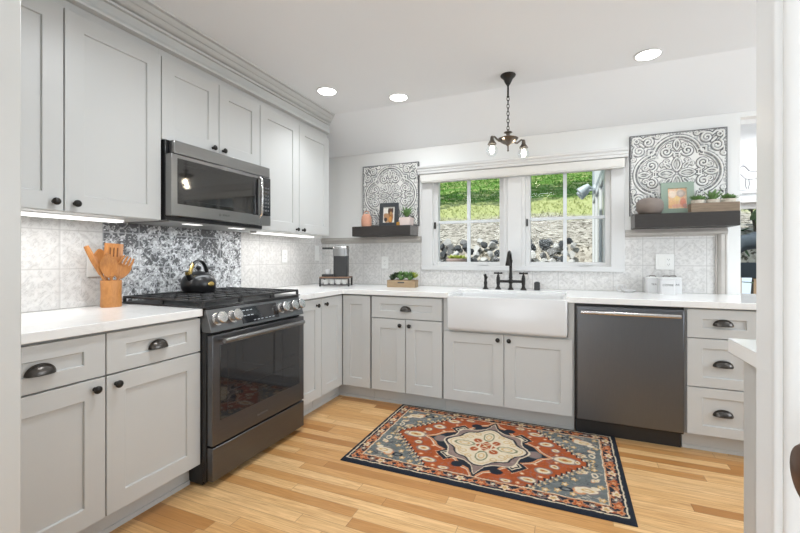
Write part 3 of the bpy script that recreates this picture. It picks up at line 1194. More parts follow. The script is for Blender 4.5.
# bridge faucet
r = thing('bridge_faucet', 'black bridge faucet with two cross handles behind the sink', 'faucet', (1.931, -.165, .914))
r.scale = (1, 1, 1.08)
def post(cx_):
    k = MB()
    k.lathe([(.025, 0), (.025, .004), (.020, .010), (.015, .018), (.012, .03), (.015, .045), (.016, .075), (.015, .09), (.011, .10), (.012, .106), (.007, .112), (.003, .118)], 20, Matrix.Translation((cx_, 0, 0)))
    return k
for sx_ in (-.100, .100):
    p_ = post(sx_).build('post', M['bronze'], r)
    k = MB()
    for a in range(4):
        t = PI / 4 * 0 + a * PI / 2 + .12
        k.tube([(sx_, 0, .122), (sx_ + .034 * math.cos(t), .034 * math.sin(t), .124)], [.0055, .0075], 10)
    k.sphere((sx_, 0, .122), .0105)
    k.build('cross_handle', M['bronze'], p_)
k = MB()
k.tube([(-.1, 0, .062), (.1, 0, .062)], .0105, 14)
k.sphere((0, 0, .062), .021)
k.build('bridge', M['bronze'], r)
k = MB()
k.lathe([(.024, 0), (.024, .004), (.019, .010), (.014, .018), (.012, .04), (.013, .085), (.016, .09), (.014, .10), (.0115, .13), (.0115, .20), (.015, .205), (.015, .222), (.010, .23)], 20)
arc = [(0, 0, .2)] + [(-.0, -.075 + .075 * math.cos(t), .222 + .062 * math.sin(t)) for t in np.linspace(0, PI * .93, 14)]
k.tube(arc, [.0115] * 3 + [.0105] * 12, 12)
k.tube([(.0, .004, .225), (.002, .008, .262)], [.006, .004], 8)
k.build('spout', M['bronze'], r)
k = MB()
ex = arc[-1]
k.lathe([(.009, .012), (.012, .0), (.013, -.012), (.019, -.035), (.022, -.052), (.020, -.056), (.003, -.056)], 18, Matrix.Translation((ex[0], ex[1], ex[2] + .002)))
k.build('spray_head', M['bronze'], r)
k = MB()
k.lathe([(.022, 0), (.022, .004), (.015, .010), (.012, .022), (.014, .045), (.011, .055), (.010, .068)], 18)
k.tube([(0, 0, .066), (.0, -.003, .085), (-.003, -.010, .10)], [.010, .011, .012], 12)
k.tube([(.006, 0, .064), (.016, -.006, .086)], .0035, 8)
o = k.build('side_sprayer', M['bronze'])
o.location = (1.727, -.165, .914)
o.scale = (1.1, 1.1, 1.2)
tag(o, 'small black side sprayer standing left of the bridge faucet', 'sprayer')
k = MB()
k.box(-.022, .022, -.018, .018, 0, .062)
k.box(-.014, .014, -.012, .012, .062, .068)
o = k.build('soap_dispenser', M['blackplastic'], bevel=.004)
o.location = (2.133, -.13, .914)
tag(o, 'small black block shaped dispenser standing right of the faucet', 'dispenser')

# ------------------------------------------------------------------ floating shelves, tin panels


def shelf(x0, x1, z0, z1, label, end):
    r = thing('floating_shelf', label, 'shelf', (x0, -.2, z0))
    MB().box(.0, x1 - x0, 0, .198, 0, z1 - z0).build('board', M['darkwood'], r, bevel=.003)
    e = .0012
    if end > 0:
        MB().box(x1 - x0, x1 - x0 + e, .002, .196, .003, z1 - z0 - .003).build('end_cap', M['shelfend'], r)
    else:
        MB().box(-e, 0, .002, .196, .003, z1 - z0 - .003).build('end_cap', M['shelfend'], r)
    return r


shelf(.473, 1.066, 1.376, 1.467, 'dark wood floating shelf left of the window, holding a black frame', 1)
shelf(2.809, 3.42, 1.389, 1.487, 'dark wood floating shelf right of the window, holding a green frame', -1)


def art_strokes():
    """strokes in one eighth of the square (u>=v>=0): list of (points, width)"""
    S = []
    def arc(cx_, cy_, r_, a0, a1, w_):
        t = np.radians(np.linspace(a0, a1, 60))
        S.append((np.stack([cx_ + r_ * np.cos(t), cy_ + r_ * np.sin(t)], 1), w_))
    def spiral(cx_, cy_, r0, r1, a0, turns, w_):
        t = np.linspace(0, 1, 90)
        rr = r0 + (r1 - r0) * t
        a = np.radians(a0) + turns * 2 * PI * t
        S.append((np.stack([cx_ + rr * np.cos(a), cy_ + rr * np.sin(a)], 1), w_))
    def line(*p, w_=.03):
        pts = []
        for a, b in zip(p[:-1], p[1:]):
            t = np.linspace(0, 1, 30)[:, None]
            pts.append(np.array(a) * (1 - t) + np.array(b) * t)
        S.append((np.concatenate(pts), w_))
    arc(.40, 0, .50, 0, 78, .026)
    arc(.40, 0, .425, 0, 80, .016)
    line((.50, .489), (.59, .489), (.59, .60), w_=.026)
    line((.47, .415), (.53, .42), (.53, .55), w_=.016)
    spiral(.53, .215, .125, .02, -95, -1.6, .026)
    line((.53, .09), (.46, .05), (.40, .05), w_=.022)
    line((.44, .0), (.44, .075), w_=.016)
    line((.49, .0), (.49, .075), w_=.016)
    t = np.linspace(0, 1, 50)
    S.append((np.stack([.05 + .33 * t, .085 * np.sin(PI * t) ** .8], 1), .02))
    S.append((np.stack([.56 + .26 * t, .06 * np.sin(PI * t) + .0], 1), .022))
    line((.62, 0), (.80, 0), w_=.014)
    line((.08, .0), (.36, 0), w_=.012)
    spiral(.66, .17, .07, .015, 180, 1.3, .02)
    S.append((np.stack([.12 + .16 * t, .12 + .16 * t - .05 * np.sin(PI * t)], 1), .018))
    spiral(.28, .22, .06, .015, -60, 1.2, .018)
    # corner scrolls
    spiral(.80, .60, .125, .02, 60, -1.7, .028)
    line((.863, .708), (.93, .78), (.93, .92), w_=.026)
    spiral(.93, .40, .06, .012, 90, 1.3, .02)
    line((.93, .46), (.93, .56), w_=.02)
    line((.97, .0), (.97, .97), w_=.014)
    arc(.85, .85, .045, 0, 360, .02)
    line((.70, .70), (.78, .78), w_=.03)
    return S


STROKES = art_strokes()


def art_fn(wd, hg, seed):
    def fn(U, V):
        p, q = U / wd * 2 - 1, V / hg * 2 - 1
        u, v = np.maximum(abs(p), abs(q)), np.minimum(abs(p), abs(q))
        h = np.zeros_like(u)
        line_ = np.zeros_like(u)
        for pts, w_ in STROKES:
            d = np.full(u.shape, 9.0)
            for a in pts[::2]:
                d = np.minimum(d, (u - a[0]) ** 2 + (v - a[1]) ** 2)
            d = np.sqrt(d)
            w_ = w_ * .66
            h = np.maximum(h, np.sqrt(np.clip(1 - (d / (w_ * 1.3)) ** 2, 0, 1)))
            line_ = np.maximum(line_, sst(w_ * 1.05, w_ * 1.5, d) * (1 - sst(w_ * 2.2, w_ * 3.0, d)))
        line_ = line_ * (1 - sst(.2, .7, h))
        n1 = vnoise(U * 70 + seed, V * 70 + 4)
        n2 = vnoise(U * 18 + seed, V * 18 + 7)
        col = np.zeros(u.shape + (3,)) + np.array((.80, .795, .77))
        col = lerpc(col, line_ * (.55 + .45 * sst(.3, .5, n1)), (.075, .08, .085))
        col = lerpc(col, .55 * sst(.52, .68, n2) * (1 - sst(.3, .8, h)) * sst(.4, .6, n1), (.27, .28, .29))
        patch = np.exp(-((u - .66) ** 2 + (v - .52) ** 2) / .006)
        col = lerpc(col, .6 * patch * sst(.35, .55, n1), (.25, .27, .28))
        e = np.minimum(1 - abs(p), 1 - abs(q))
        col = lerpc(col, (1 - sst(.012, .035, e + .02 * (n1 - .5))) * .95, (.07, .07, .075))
        return .008 * h * sst(.02, .06, e), col
    return fn


def tin_panel(x0, x1, z0, z1, label, seed):
    r = thing('tin_panel', label, 'wall art', (x0, -.004, z0))
    wd, hg = x1 - x0, z1 - z0
    MB().box(0, wd, -.022, 0, 0, hg).build('backing', M['artback'], r, bevel=.001)
    grid_mesh('relief', rng(.001, wd - .001, .0028), rng(.001, hg - .001, .0028), (0, -.023, 0), (1, 0, 0), (0, 0, 1), (0, -1, 0), art_fn(wd, hg, seed), M['art'], r, .002)
    return r


tin_panel(.494, 1.081, 1.470, 2.069, 'white distressed tin scroll panel left of the window', 2)
tin_panel(2.797, 3.402, 1.490, 2.099, 'white distressed tin scroll panel right of the window', 40)

# ------------------------------------------------------------------ plants


def leaf(mb, base, direction, L, wd, th=.25, curl=.2):
    d_ = Vector(direction).normalized()
    side = d_.cross(Vector((0, 0, 1)))
    side = Vector((1, 0, 0)) if side.length < .05 else side.normalized()
    nrm = side.cross(d_).normalized()
    base = Vector(base)
    rings = []
    for t in (0, .25, .55, .8, 1):
        w_ = wd * (math.sin(PI * (.12 + .86 * t)) ** .8) * .5 if t < 1 else .0006
        c_ = base + d_ * L * t + nrm * curl * L * t * t
        rings.append([c_ + side * w_ * math.cos(a) + nrm * w_ * th * math.sin(a) for a in [k * PI / 3 for k in range(6)]])
    mb.loft(rings)


def rosette(mb, c_, R, n=16, up=.3, wd=.42, seed=0):
    rnd = random.Random(seed)
    for i in range(n):
        f = i / n
        a = i * 2.39996 + rnd.uniform(-.2, .2)
        el = up + 1.1 * f
        L = R * (1 - .55 * f) * rnd.uniform(.85, 1.1)
        leaf(mb, c_, (math.cos(a) * math.cos(el), math.sin(a) * math.cos(el), math.sin(el)), L, L * wd, .3, .12)
    return mb


def spiky(mb, c_, H, n=12, spread=.5, wd=.16, seed=0):
    rnd = random.Random(seed)
    for i in range(n):
        a = i * 2.39996
        sp = spread * (.15 + .85 * ((i + 1) / n)) * rnd.uniform(.8, 1.1)
        leaf(mb, c_, (math.cos(a) * sp, math.sin(a) * sp, 1), H * rnd.uniform(.6, 1), H * wd, .4, -.12)
    return mb


# wooden crate planter on the back counter
r = thing('crate_planter', 'small wooden crate planter full of succulents under the outlet on the back counter', 'planter', (1.004, -.225, .914), .12)
b_ = MB()
hw, hd, hz = .128, .06, .062
b_.box(-hw, hw, -hd, -hd + .009, 0, hz)
b_.box(-hw, hw, hd - .009, hd, 0, hz)
b_.box(-hw, -hw + .009, -hd + .009, hd - .009, 0, hz)
b_.box(hw - .009, hw, -hd + .009, hd - .009, 0, hz)
b_.box(-hw + .009, hw - .009, -hd + .009, hd - .009, 0, .01)
cr = b_.build('crate', M['cratewood'], r, bevel=.001)
MB().box(-.030, .030, -hd - .0008, -hd + .002, .037, .047).build('hand_hole', M['charcoal'], cr, bevel=.0005)
MB().box(-hw + .01, hw - .01, -hd + .01, hd - .01, .045, .055).build('soil', M['soil'], r)
for i, (px, py, R, mm) in enumerate(((-.092, -.02, .055, 'succulentdark'), (-.055, .02, .068, 'succulentdark'), (-.01, -.022, .066, 'succulent'), (.03, .022, .075, 'succulent'),
                                     (.07, -.018, .06, 'succulent'), (.105, .01, .052, 'succulentlime'), (-.10, .025, .05, 'succulent'))):
    m_ = MB()
    rosette(m_, (px, py, .060 + .02 * (i % 2)), R * 1.15, 20, .55, .42, i)
    rosette(m_, (px * .9, py * .8, .088 + .008 * (i % 3)), R * .9, 16, .35, .45, i + 20)
    m_.build('succulent', M[mm], r)

# items on the left shelf
zs = 1.467
r = thing('bottle_vase', 'small pink terracotta vase with a loop handle at the left shelf end', 'vase', (.575, -.10, zs))
MB().lathe([(.040, 0), (.046, .006), (.050, .03), (.050, .075), (.046, .10), (.034, .118), (.018, .126), (.010, .128)], 26).build('body', M['terracotta'], r)
MB().tube([(.030 * math.cos(t), 0, .118 + .036 * math.sin(t)) for t in np.linspace(0, PI, 14)], .004, 8).build('handle', M['terracotta'], r)


def pic_frame(name, label, loc, wd, hg, bw, mf, mat_col, pic, rotz, lean, mi):
    r = thing(name, label, 'picture frame', loc, rotz)
    h = bpy.data.objects
    T = Euler((-lean, 0, 0)).to_matrix().to_4x4()
    b_ = MB()
    b_.box(-wd / 2, -wd / 2 + bw, 0, .016, 0, hg, T)
    b_.box(wd / 2 - bw, wd / 2, 0, .016, 0, hg, T)
    b_.box(-wd / 2 + bw, wd / 2 - bw, 0, .016, 0, bw, T)
    b_.box(-wd / 2 + bw, wd / 2 - bw, 0, .016, hg - bw, hg, T)
    b_.build('frame', mf, r, bevel=.0012)
    MB().box(-wd / 2 + .003, wd / 2 - .003, .010, .0185, .003, hg - .003, T).build('backing', mi, r)
    iw, ih = wd - 2 * bw, hg - 2 * bw
    o = np.array(T @ Vector((-iw / 2, .009, bw)))
    dv = np.array((T @ Vector((0, 0, 1))))
    dn = np.array((T @ Vector((0, -1, 0))))
    grid_mesh('picture', rng(0, iw, .0025), rng(0, ih, .0025), o, (1, 0, 0), dv, dn, lambda U, V: (np.zeros_like(U), pic(U / iw, V / ih)), M['print'], r, .001)
    return r


def ell(p, q, cx_, cy_, a, b, soft=.12):
    return 1 - sst(1 - soft, 1 + soft, np.sqrt(((p - cx_) / a) ** 2 + ((q - cy_) / b) ** 2))


def dog_pic(p, q):
    c_ = np.zeros(p.shape + (3,)) + np.array((.74, .72, .66))
    n_ = vnoise(p * 9, q * 9)
    for (x, y, a, b, co) in ((.62, .36, .24, .42, (.30, .13, .04)), (.62, .72, .22, .20, (.10, .045, .02)), (.48, .78, .07, .16, (.05, .025, .015)), (.80, .78, .07, .16, (.05, .025, .015)),
                             (.66, .60, .10, .10, (.45, .25, .10)), (.30, .30, .24, .30, (.42, .23, .11)), (.20, .46, .16, .14, (.40, .22, .11)), (.22, .20, .13, .13, (.03, .02, .02)),
                             (.62, .22, .13, .18, (.62, .26, .05))):
        c_ = lerpc(c_, ell(p, q, x, y, a, b), co)
    return c_ * (.8 + .4 * n_[..., None])


def flower_pic(p, q):
    c_ = np.zeros(p.shape + (3,)) + np.array((.80, .64, .46))
    n_ = vnoise(p * 7 + 3, q * 7)
    c_ = lerpc(c_, sst(.4, .65, n_), (.84, .46, .25))
    for (x, y, a, b, co) in ((.32, .34, .27, .22, (.86, .55, .28)), (.70, .74, .24, .18, (.40, .36, .34)), (.70, .74, .14, .10, (.62, .52, .46)), (.25, .72, .22, .18, (.86, .72, .60)),
                             (.80, .30, .16, .22, (.72, .25, .18)), (.50, .50, .14, .12, (.88, .66, .30)), (.48, .14, .26, .09, (.80, .42, .32)), (.90, .12, .12, .12, (.55, .30, .28))):
        m_ = ell(p, q, x, y, a, b, .25)
        c_ = lerpc(c_, m_ * .85, co)
    mar = np.minimum(np.minimum(p, 1 - p), np.minimum(q, 1 - q))
    return c_ * (.85 + .3 * vnoise(p * 22, q * 22)[..., None])


pic_frame('picture_frame', 'small charcoal frame with a photo of brown dogs on the left shelf', (.812, -.115, zs + .0005), .186, .222, .036, M['charcoal'], None, dog_pic, .10, .10, M['paper'])
k = MB()
k.lathe([(.016, 0), (.021, .006), (.022, .02), (.019, .034), (.015, .036), (.013, .03)], 20)
o = k.build('votive_cup', M['amber'])
o.location = (.925, -.135, zs)
tag(o, 'tiny amber votive cup between black frame and blush plant pot', 'votive cup')
r = thing('potted_aloe', 'spiky green aloe in a square blush pot at the right end of the left shelf', 'potted plant', (.992, -.105, zs))
b_ = MB()
b_.loft([[(-.048, -.048, 0), (.048, -.048, 0), (.048, .048, 0), (-.048, .048, 0)], [(-.054, -.054, .075), (.054, -.054, .075), (.054, .054, .075), (-.054, .054, .075)]])
b_.build('pot', M['blush'], r, bevel=.004)
MB().box(-.048, .048, -.048, .048, .070, .078).build('soil', M['soil'], r)
spiky(MB(), (0, 0, .076), .125, 18, .75, .17, 4).build('leaves', M['succulent'], r)

# items on the right shelf
zs = 1.487
r = thing('stone_vase', 'round taupe stoneware vase on the left part of the right shelf', 'vase', (2.912, -.127, zs))
MB().lathe([(.048, 0), (.070, .010), (.085, .035), (.0885, .060), (.085, .085), (.072, .106), (.050, .117), (.026, .119), (.022, .123), (.018, .118), (.016, .10)], 32).build('body', M['stonepot'], r)
pic_frame('picture_frame', 'sage green frame with a peach floral print on the right shelf', (3.097, -.078, zs + .0005), .205, .236, .043, M['sage'], None, flower_pic, .06, .09, M['sagedark'])
r = thing('trough_planter', 'long weathered wood planter holding three cups of succulents on the right shelf', 'planter', (3.285, -.145, zs))
b_ = MB()
hw, hd, hz = .135, .045, .062
b_.box(-hw, hw, -hd, -hd + .009, 0, hz)
b_.box(-hw, hw, hd - .009, hd, 0, hz)
b_.box(-hw, -hw + .009, -hd + .009, hd - .009, 0, hz)
b_.box(hw - .009, hw, -hd + .009, hd - .009, 0, hz)
b_.box(-hw + .009, hw - .009, -hd + .009, hd - .009, 0, .01)
b_.build('trough', M['planterwood'], r, bevel=.001)
for i, px in enumerate((-.086, .0, .086)):
    c_ = MB()
    c_.lathe([(.030, .011), (.037, .05), (.041, .086), (.035, .086), (.03, .076)], 20, Matrix.Translation((px, 0, 0)))
    cup = c_.build('cup', M['pebblepot'], r)
    m_ = MB()
    if i == 1:
        spiky(m_, (px, 0, .078), .10, 14, .8, .26, 3)
        rosette(m_, (px - .01, .01, .078), .055, 12, .2, .4, 9)
    else:
        rosette(m_, (px, 0, .084), .062, 22, .3, .40, i)
        rosette(m_, (px - .022, .0, .088), .045, 14, .5, .42, i + 31)
        rosette(m_, (px + .025, .0, .085), .045, 12, .25, .42, i + 5)
    m_.build('succulent', M['succulent'], cup)

# ------------------------------------------------------------------ counter things
# utensil crock and its utensils
cx_, cy_ = .13, -2.138
r = tag(MB().lathe([(.049, 0), (.050, .004), (.0485, .07), (.050, .136), (.049, .140), (.043, .140), (.041, .02), (.005, .018)], 32).build('utensil_crock', M['crock']),
        'wooden utensil crock on the counter left of the range', 'utensil crock')
r.location = (cx_, cy_, .914)
r.scale = (.94, .94, 1)


def utensil(name, label, base, tip, head, cat):
    """a stick from base to tip (crock-local) with a head mesh described along the stick"""
    base, tip = Vector(base), Vector(tip)
    L = (tip - base).length
    q = (tip - base).to_track_quat('Z', 'Y').to_matrix().to_4x4()
    # keep the blade broad side toward the room (+x)
    r = thing(name, label, cat, Vector((cx_, cy_, .914)) + base)
    ax = q @ Vector((1, 0, 0))
    ang = 0
    best = max(range(72), key=lambda i: (q @ Euler((0, 0, i * PI / 36)).to_matrix().to_4x4() @ Vector((1, 0, 0))).dot(Vector((.9, -.45, 0))))
    T = q @ Euler((0, 0, best * PI / 36)).to_matrix().to_4x4()
    hl = head['len']
    k = MB()
    n = 12
    pts = [T @ Vector((head.get('bow', 0) * math.sin(PI * i / n), 0, (L - hl) * i / n)) for i in range(n + 1)]
    k.tube(pts, [.006 + .0015 * math.sin(PI * i / n) for i in range(n + 1)], 10)
    k.build('handle', M['utensil'], r)
    k = MB()
    rings = []
    m_ = 14
    for i in range(m_ + 1):
        t = i / m_
        w_ = head['w'](t)
        z = L - hl - .012 + (hl + .012) * t
        dish = head.get('dish', 0) * math.sin(PI * t)
        ring = []
        for j in range(12):
            a = 2 * PI * j / 12
            yy = w_ * math.cos(a)
            xx = head.get('t', .004) * math.sin(a) - dish * (1 - (yy / max(w_, 1e-4)) ** 2) + head.get('curve', 0) * t * t
            ring.append(T @ Vector((xx, yy, z)))
        rings.append(ring)
    if head.get('tines'):
        # forked blade: solid lower part, then separate tines
        cut = 9
        k.loft(rings[:cut + 1])
        nt_ = head['tines']
        for s_ in range(nt_):
            wv = head['w'](.66)
            y0_ = -wv + (2 * wv) * (s_ + .5) / nt_
            z0_ = L - hl - .012 + (hl + .012) * cut / m_ - .006
            P_ = [T @ Vector((head.get('curve', 0) * .25, y0_, z0_)), T @ Vector((head.get('curve', 0) * .5, y0_ * 1.05, (z0_ + L) / 2)), T @ Vector((head.get('curve', 0), y0_ * .95, L))]
            k.tube(P_, [wv / nt_ * .8, wv / nt_ * .78, wv / nt_ * .5], 8)
    else:
        k.loft(rings)
    hd = k.build('head', M['utensil'], r)
    if head.get('slots'):
        for s_ in head['slots']:
            sm = MB()
            sm.tube([T @ Vector((head.get('t', .004) + .0006 - head.get('dish', 0), s_, L - hl * .62)), T @ Vector((head.get('t', .004) + .0006 - head.get('dish', 0), s_, L - hl * .2))], .0026, 8)
            sm.build('slot', simple('slot_shadow_wood', (.16, .06, .015), .7), hd)
    return r


oval = lambda w_: (lambda t: max(.006, w_ * math.sin(PI * min(1, .08 + .90 * t)) ** .75))
utensil('wooden_scraper', 'curved plain wooden paddle leaning farthest left in the crock', (.0, .022, .024), (-.02, -.108, .318), dict(len=.15, w=lambda t: .007 + .007 * math.sin(PI * (.1 + .7 * t)), t=.0045, bow=.012), 'utensil')
utensil('wooden_spoon', 'deep oval wooden spoon leaning in the crock, left of the spatula', (.005, .016, .024), (.035, -.042, .282), dict(len=.118, w=oval(.038), t=.005, dish=.014), 'utensil')
utensil('wooden_spatula', 'broad slotted wooden turner, tallest in the crock', (-.012, .0, .03), (-.02, .028, .335), dict(len=.115, w=lambda t: .010 + .032 * sst(0, .35, np.array(t)).item(), t=.004, slots=(-.016, .0, .016)), 'utensil')
utensil('wooden_fork_spoon', 'wooden pasta fork with rounded tines leaning right in the crock', (.004, -.030, .024), (.022, .078, .262), dict(len=.112, w=oval(.036), t=.005, dish=.008, tines=4, curve=.012), 'utensil')
utensil('wooden_ladle', 'round wooden ladle at the back of the crock, behind the spoon', (-.015, .012, .03), (-.05, -.03, .305), dict(len=.09, w=oval(.037), t=.005, dish=.014), 'utensil')

# kettle on the range
r = thing('kettle', 'matte black tea kettle with gold trim on the range', 'kettle', (.19, -1.650, .956), 0)
b_ = MB()
b_.lathe([(.078, 0), (.090, .004), (.100, .025), (.103, .048), (.100, .070), (.090, .093), (.073, .110), (.052, .119), (.044, .121)], 36)
b_.build('body', M['black'], r)
b_ = MB()
b_.lathe([(.044, .120), (.043, .124), (.030, .129), (.010, .133), (.007, .138), (.013, .146), (.015, .156), (.011, .164), (.002, .166)], 24)
b_.build('lid', M['black'], r)
fwd = Vector((.30, -.95, 0)).normalized()
sd = Vector((0, 0, 1))
b_ = MB()
b_.tube([fwd * .078 + sd * .085, fwd * .098 + sd * .104, fwd * .110 + sd * .122], [.022, .017, .013], 14)
b_.build('spout', M['black'], r)
b_ = MB()
b_.tube([fwd * .107 + sd * .117, fwd * .116 + sd * .133], [.016, .014], 14)
sp = b_.build('spout_cap', M['brass'], r)
MB().tube([fwd * .106 + sd * .133, fwd * .140 + sd * .133], [.006, .003], 8).build('spout_lever', M['black'], sp)
pts = [fwd * (.090 * math.cos(t)) + sd * (.100 + .098 * math.sin(t)) for t in np.linspace(.06, PI - .22, 22)]
b_ = MB()
b_.tube(pts[6:], [.0135] * 16, 12, flat=.6, up=(0, 0, 1))
b_.build('handle', M['black'], r)
b_ = MB()
b_.tube(pts[:7], [.0125] * 7, 12, flat=.6)
b_.build('handle_bracket', M['brass'], r)
b_ = MB()
T = Matrix.Translation((.0995, .004, .052)) @ Euler((0, math.radians(88), math.radians(2))).to_matrix().to_4x4()
b_.lathe([(.024, 0), (.024, .0055), (.020, .007)], 24, T, sx=.62)
b_.build('badge', M['brass'], r)

# pod stand with coffee maker and white pods
r = thing('pod_stand', 'low black stand with a walnut top under the coffee maker', 'stand', (.372, -.315, .914), math.radians(21))
hw, hd = .137, .095
MB().box(-hw, hw, -hd, hd, .074, .086).build('top', M['standwood'], r, bevel=.002)
for sx_ in (-1, 1):
    for sy_ in (-1, 1):
        MB().box(sx_ * (hw - .007) - .007, sx_ * (hw - .007) + .007, sy_ * (hd - .007) - .007, sy_ * (hd - .007) + .007, 0, .074).build('leg', M['blackplastic'], r)
b_ = MB()
b_.box(-hw + .014, hw - .014, -hd + .012, hd - .012, .012, .016)
b_.box(-hw + .012, hw - .012, -hd + .002, -hd + .007, .012, .018)
b_.box(-hw + .012, hw - .012, -hd + .002, -hd + .007, .066, .074)
b_.box(-.002, .002, -hd + .002, -hd + .007, .018, .066)
b_.build('tray', M['blackplastic'], r)
Rst = Euler((0, 0, math.radians(21))).to_matrix()
for i in range(4):
    k = MB()
    k.lathe([(.017, 0), (.0225, .038), (.025, .039), (.025, .042), (.004, .042)], 20)
    o = k.build('coffee_pod', M['whiteplastic'])
    o.location = Vector((.372, -.315, .930)) + Rst @ Vector((-.085 + .057 * i, -.055, 0))
    tag(o, ('white coffee pod cup, first from the left inside the black pod stand', 'white coffee pod cup, second from the left inside the black pod stand',
            'white coffee pod cup, third from the left inside the black pod stand', 'white coffee pod cup, last on the right inside the black pod stand')[i], 'coffee pod', 'pods in the stand below the coffee maker')
r = thing('coffee_maker', 'slim black and steel single cup coffee maker on the walnut stand', 'coffee maker', (.372, -.315, 1.0), math.radians(21))
b_ = MB()
b_.loft([rr2(-.020, .112, -.06, .07, .03, z) for z in (.0, .19)])
b_.build('column', M['blackplastic'], r, angle=60)
b_ = MB()
b_.loft([rr2(-.024, .115, -.063, .073, .032, z) for z in (.19, .262)])
b_.build('steel_band', M['steel_mw'], r, angle=60)
b_ = MB()
b_.loft([rr2(-.028, .117, -.065, .075, .032, .262), rr2(-.028, .117, -.065, .075, .032, .272), rr2(-.02, .11, -.058, .068, .03, .284)])
b_.build('lid', M['steel'], r, angle=60)
MB().box(-.125, -.022, -.035, .045, .252, .270).build('brew_head', M['blackplastic'], r, bevel=.006)
MB().box(-.125, -.018, -.05, .06, .0, .022).build('drip_tray', M['blackplastic'], r, bevel=.004)
o = MB().lathe([(.020, 0), (.027, .012), (.029, .045), (.026, .045), (.024, .01), (.004, .008)], 22).build('espresso_cup', M['ceramic'])
o.location = Vector((.372, -.315, 1.022)) + Rst @ Vector((-.078, -.005, 0))
tag(o, 'small white cup on the drip tray of the coffee maker', 'cup')


# canisters
def canister(label, loc, s, hg, word):
    r = thing('canister', label, 'canister', loc, .05)
    b_ = MB()
    b_.loft([rr2(-s, s, -s, s, .010, 0), rr2(-s, s, -s, s, .010, hg)])
    b_.build('body', M['ceramic'], r, angle=60)
    b_ = MB()
    b_.loft([rr2(-s - .003, s + .003, -s - .003, s + .003, .011, hg), rr2(-s - .003, s + .003, -s - .003, s + .003, .011, hg + .008), rr2(-s + .012, s - .012, -s + .012, s - .012, .012, hg + .016)])
    lid = b_.build('lid', M['ceramic'], r, angle=60)
    MB().tube([(-.022, 0, hg + .015), (-.016, 0, hg + .023), (.016, 0, hg + .023), (.022, 0, hg + .015)], .003, 8).build('handle', M['pewter'], lid)
    text_mesh('lettering', word, .019, M['text'], r, (0, -s - .0005, hg * .62), (PI / 2, 0, 0))
    return r


canister('white ceramic canister marked TEA, left behind the coffee canister', (2.940, -.062, .914), .046, .104, 'TEA')
canister('white ceramic canister marked COFFEE, in front of the other two', (3.010, -.150, .914), .046, .106, 'COFFEE')
canister('white ceramic canister marked SUGAR, right behind the coffee canister', (3.068, -.062, .914), .046, .104, 'SUGAR')

# white openwork trinket by the wall, right of the sink
r = thing('soap_dish', 'small white dish with a loop ornament against the tile right of the sink', 'dish', (2.77, -.075, .914))
MB().lathe([(.028, 0), (.040, .008), (.046, .016), (.043, .017), (.036, .009), (.003, .006)], 24, Matrix.Translation((.015, 0, 0)), sx=1.1, sy=.7).build('tray', M['ceramic'], r)
b_ = MB()
b_.torus((-.045, .0, .030), .024, .0045, Euler((PI / 2, 0, .3)).to_matrix())
b_.torus((-.020, .005, .036), .018, .004, Euler((PI / 2, 0, -.3)).to_matrix())
b_.build('loop_ornament', M['ceramic'], r)


# outlets and switches
def plate(name, label, cat, loc, rotz, wd, hg, kinds):
    r = thing(name, label, cat, loc, rotz)
    MB().box(-wd / 2, wd / 2, -.006, 0, -hg / 2, hg / 2).build('plate', M['whiteplastic'], r, bevel=.002)
    n = len(kinds)
    for i, k_ in enumerate(kinds):
        x = (i - (n - 1) / 2) * .046
        f = MB().box(x - .017, x + .017, -.0085, -.005, -.034, .034).build('outlet_face' if k_ == 'o' else 'rocker', M['whiteplastic'], r, bevel=.0015)
        if k_ == 'o':
            s_ = MB()
            for dz in (-.018, .018):
                for dx in (-.006, .006):
                    s_.box(x + dx - .001, x + dx + .001, -.0089, -.0083, dz - .004, dz + .004)
                s_.box(x - .0016, x + .0016, -.0089, -.0083, dz - .011, dz - .008)
            s_.build('slots', M['charcoal'], f)
    return r


plate('wall_outlet', 'white outlet plate partly hidden behind the wooden utensils', 'outlet', (.0075, -2.150, 1.13), R90, .075, .118, 'o')
plate('wall_outlet', 'white outlet plate on the left tile wall, right of the range', 'outlet', (.0075, -.600, 1.188), R90, .072, .115, 'o')
plate('wall_switch', 'tall white switch plate near the room corner behind the coffee maker', 'switch', (.0075, -.105, 1.22), R90, .075, .15, 's')
plate('wall_outlet', 'white outlet plate above the wooden crate planter', 'outlet', (.728, -.0075, 1.128), 0, .072, .115, 'o')
plate('switch_outlet_plate', 'double white plate with rocker and outlet above the canisters', 'outlet', (3.028, -.0075, 1.143), 0, .118, .115, 'so')

# under-cabinet light strips
for y0, y1, lb in ((-2.86, -2.137, 'slim white light strip under the left wall cabinet'), (-1.20, -.47, 'slim white light strip under the wall cabinet right of the microwave')):
    r = thing('light_strip', lb, 'light', (.21, (y0 + y1) / 2, 1.372))
    L = (y1 - y0) / 2
    MB().box(-.03, .03, -L, L, -.016, 0).build('housing', M['whiteplastic'], r, bevel=.002)
    MB().box(-.026, .031, -L + .01, L - .01, -.018, -.006).build('diffuser', M['ledstrip'], r)
    lamp('strip_lamp', 'AREA', (.21, (y0 + y1) / 2, 1.350), STRIP_W, (1, .98, .96), (0, 0, 0), shape='RECTANGLE', size=.05, size_y=2 * L)

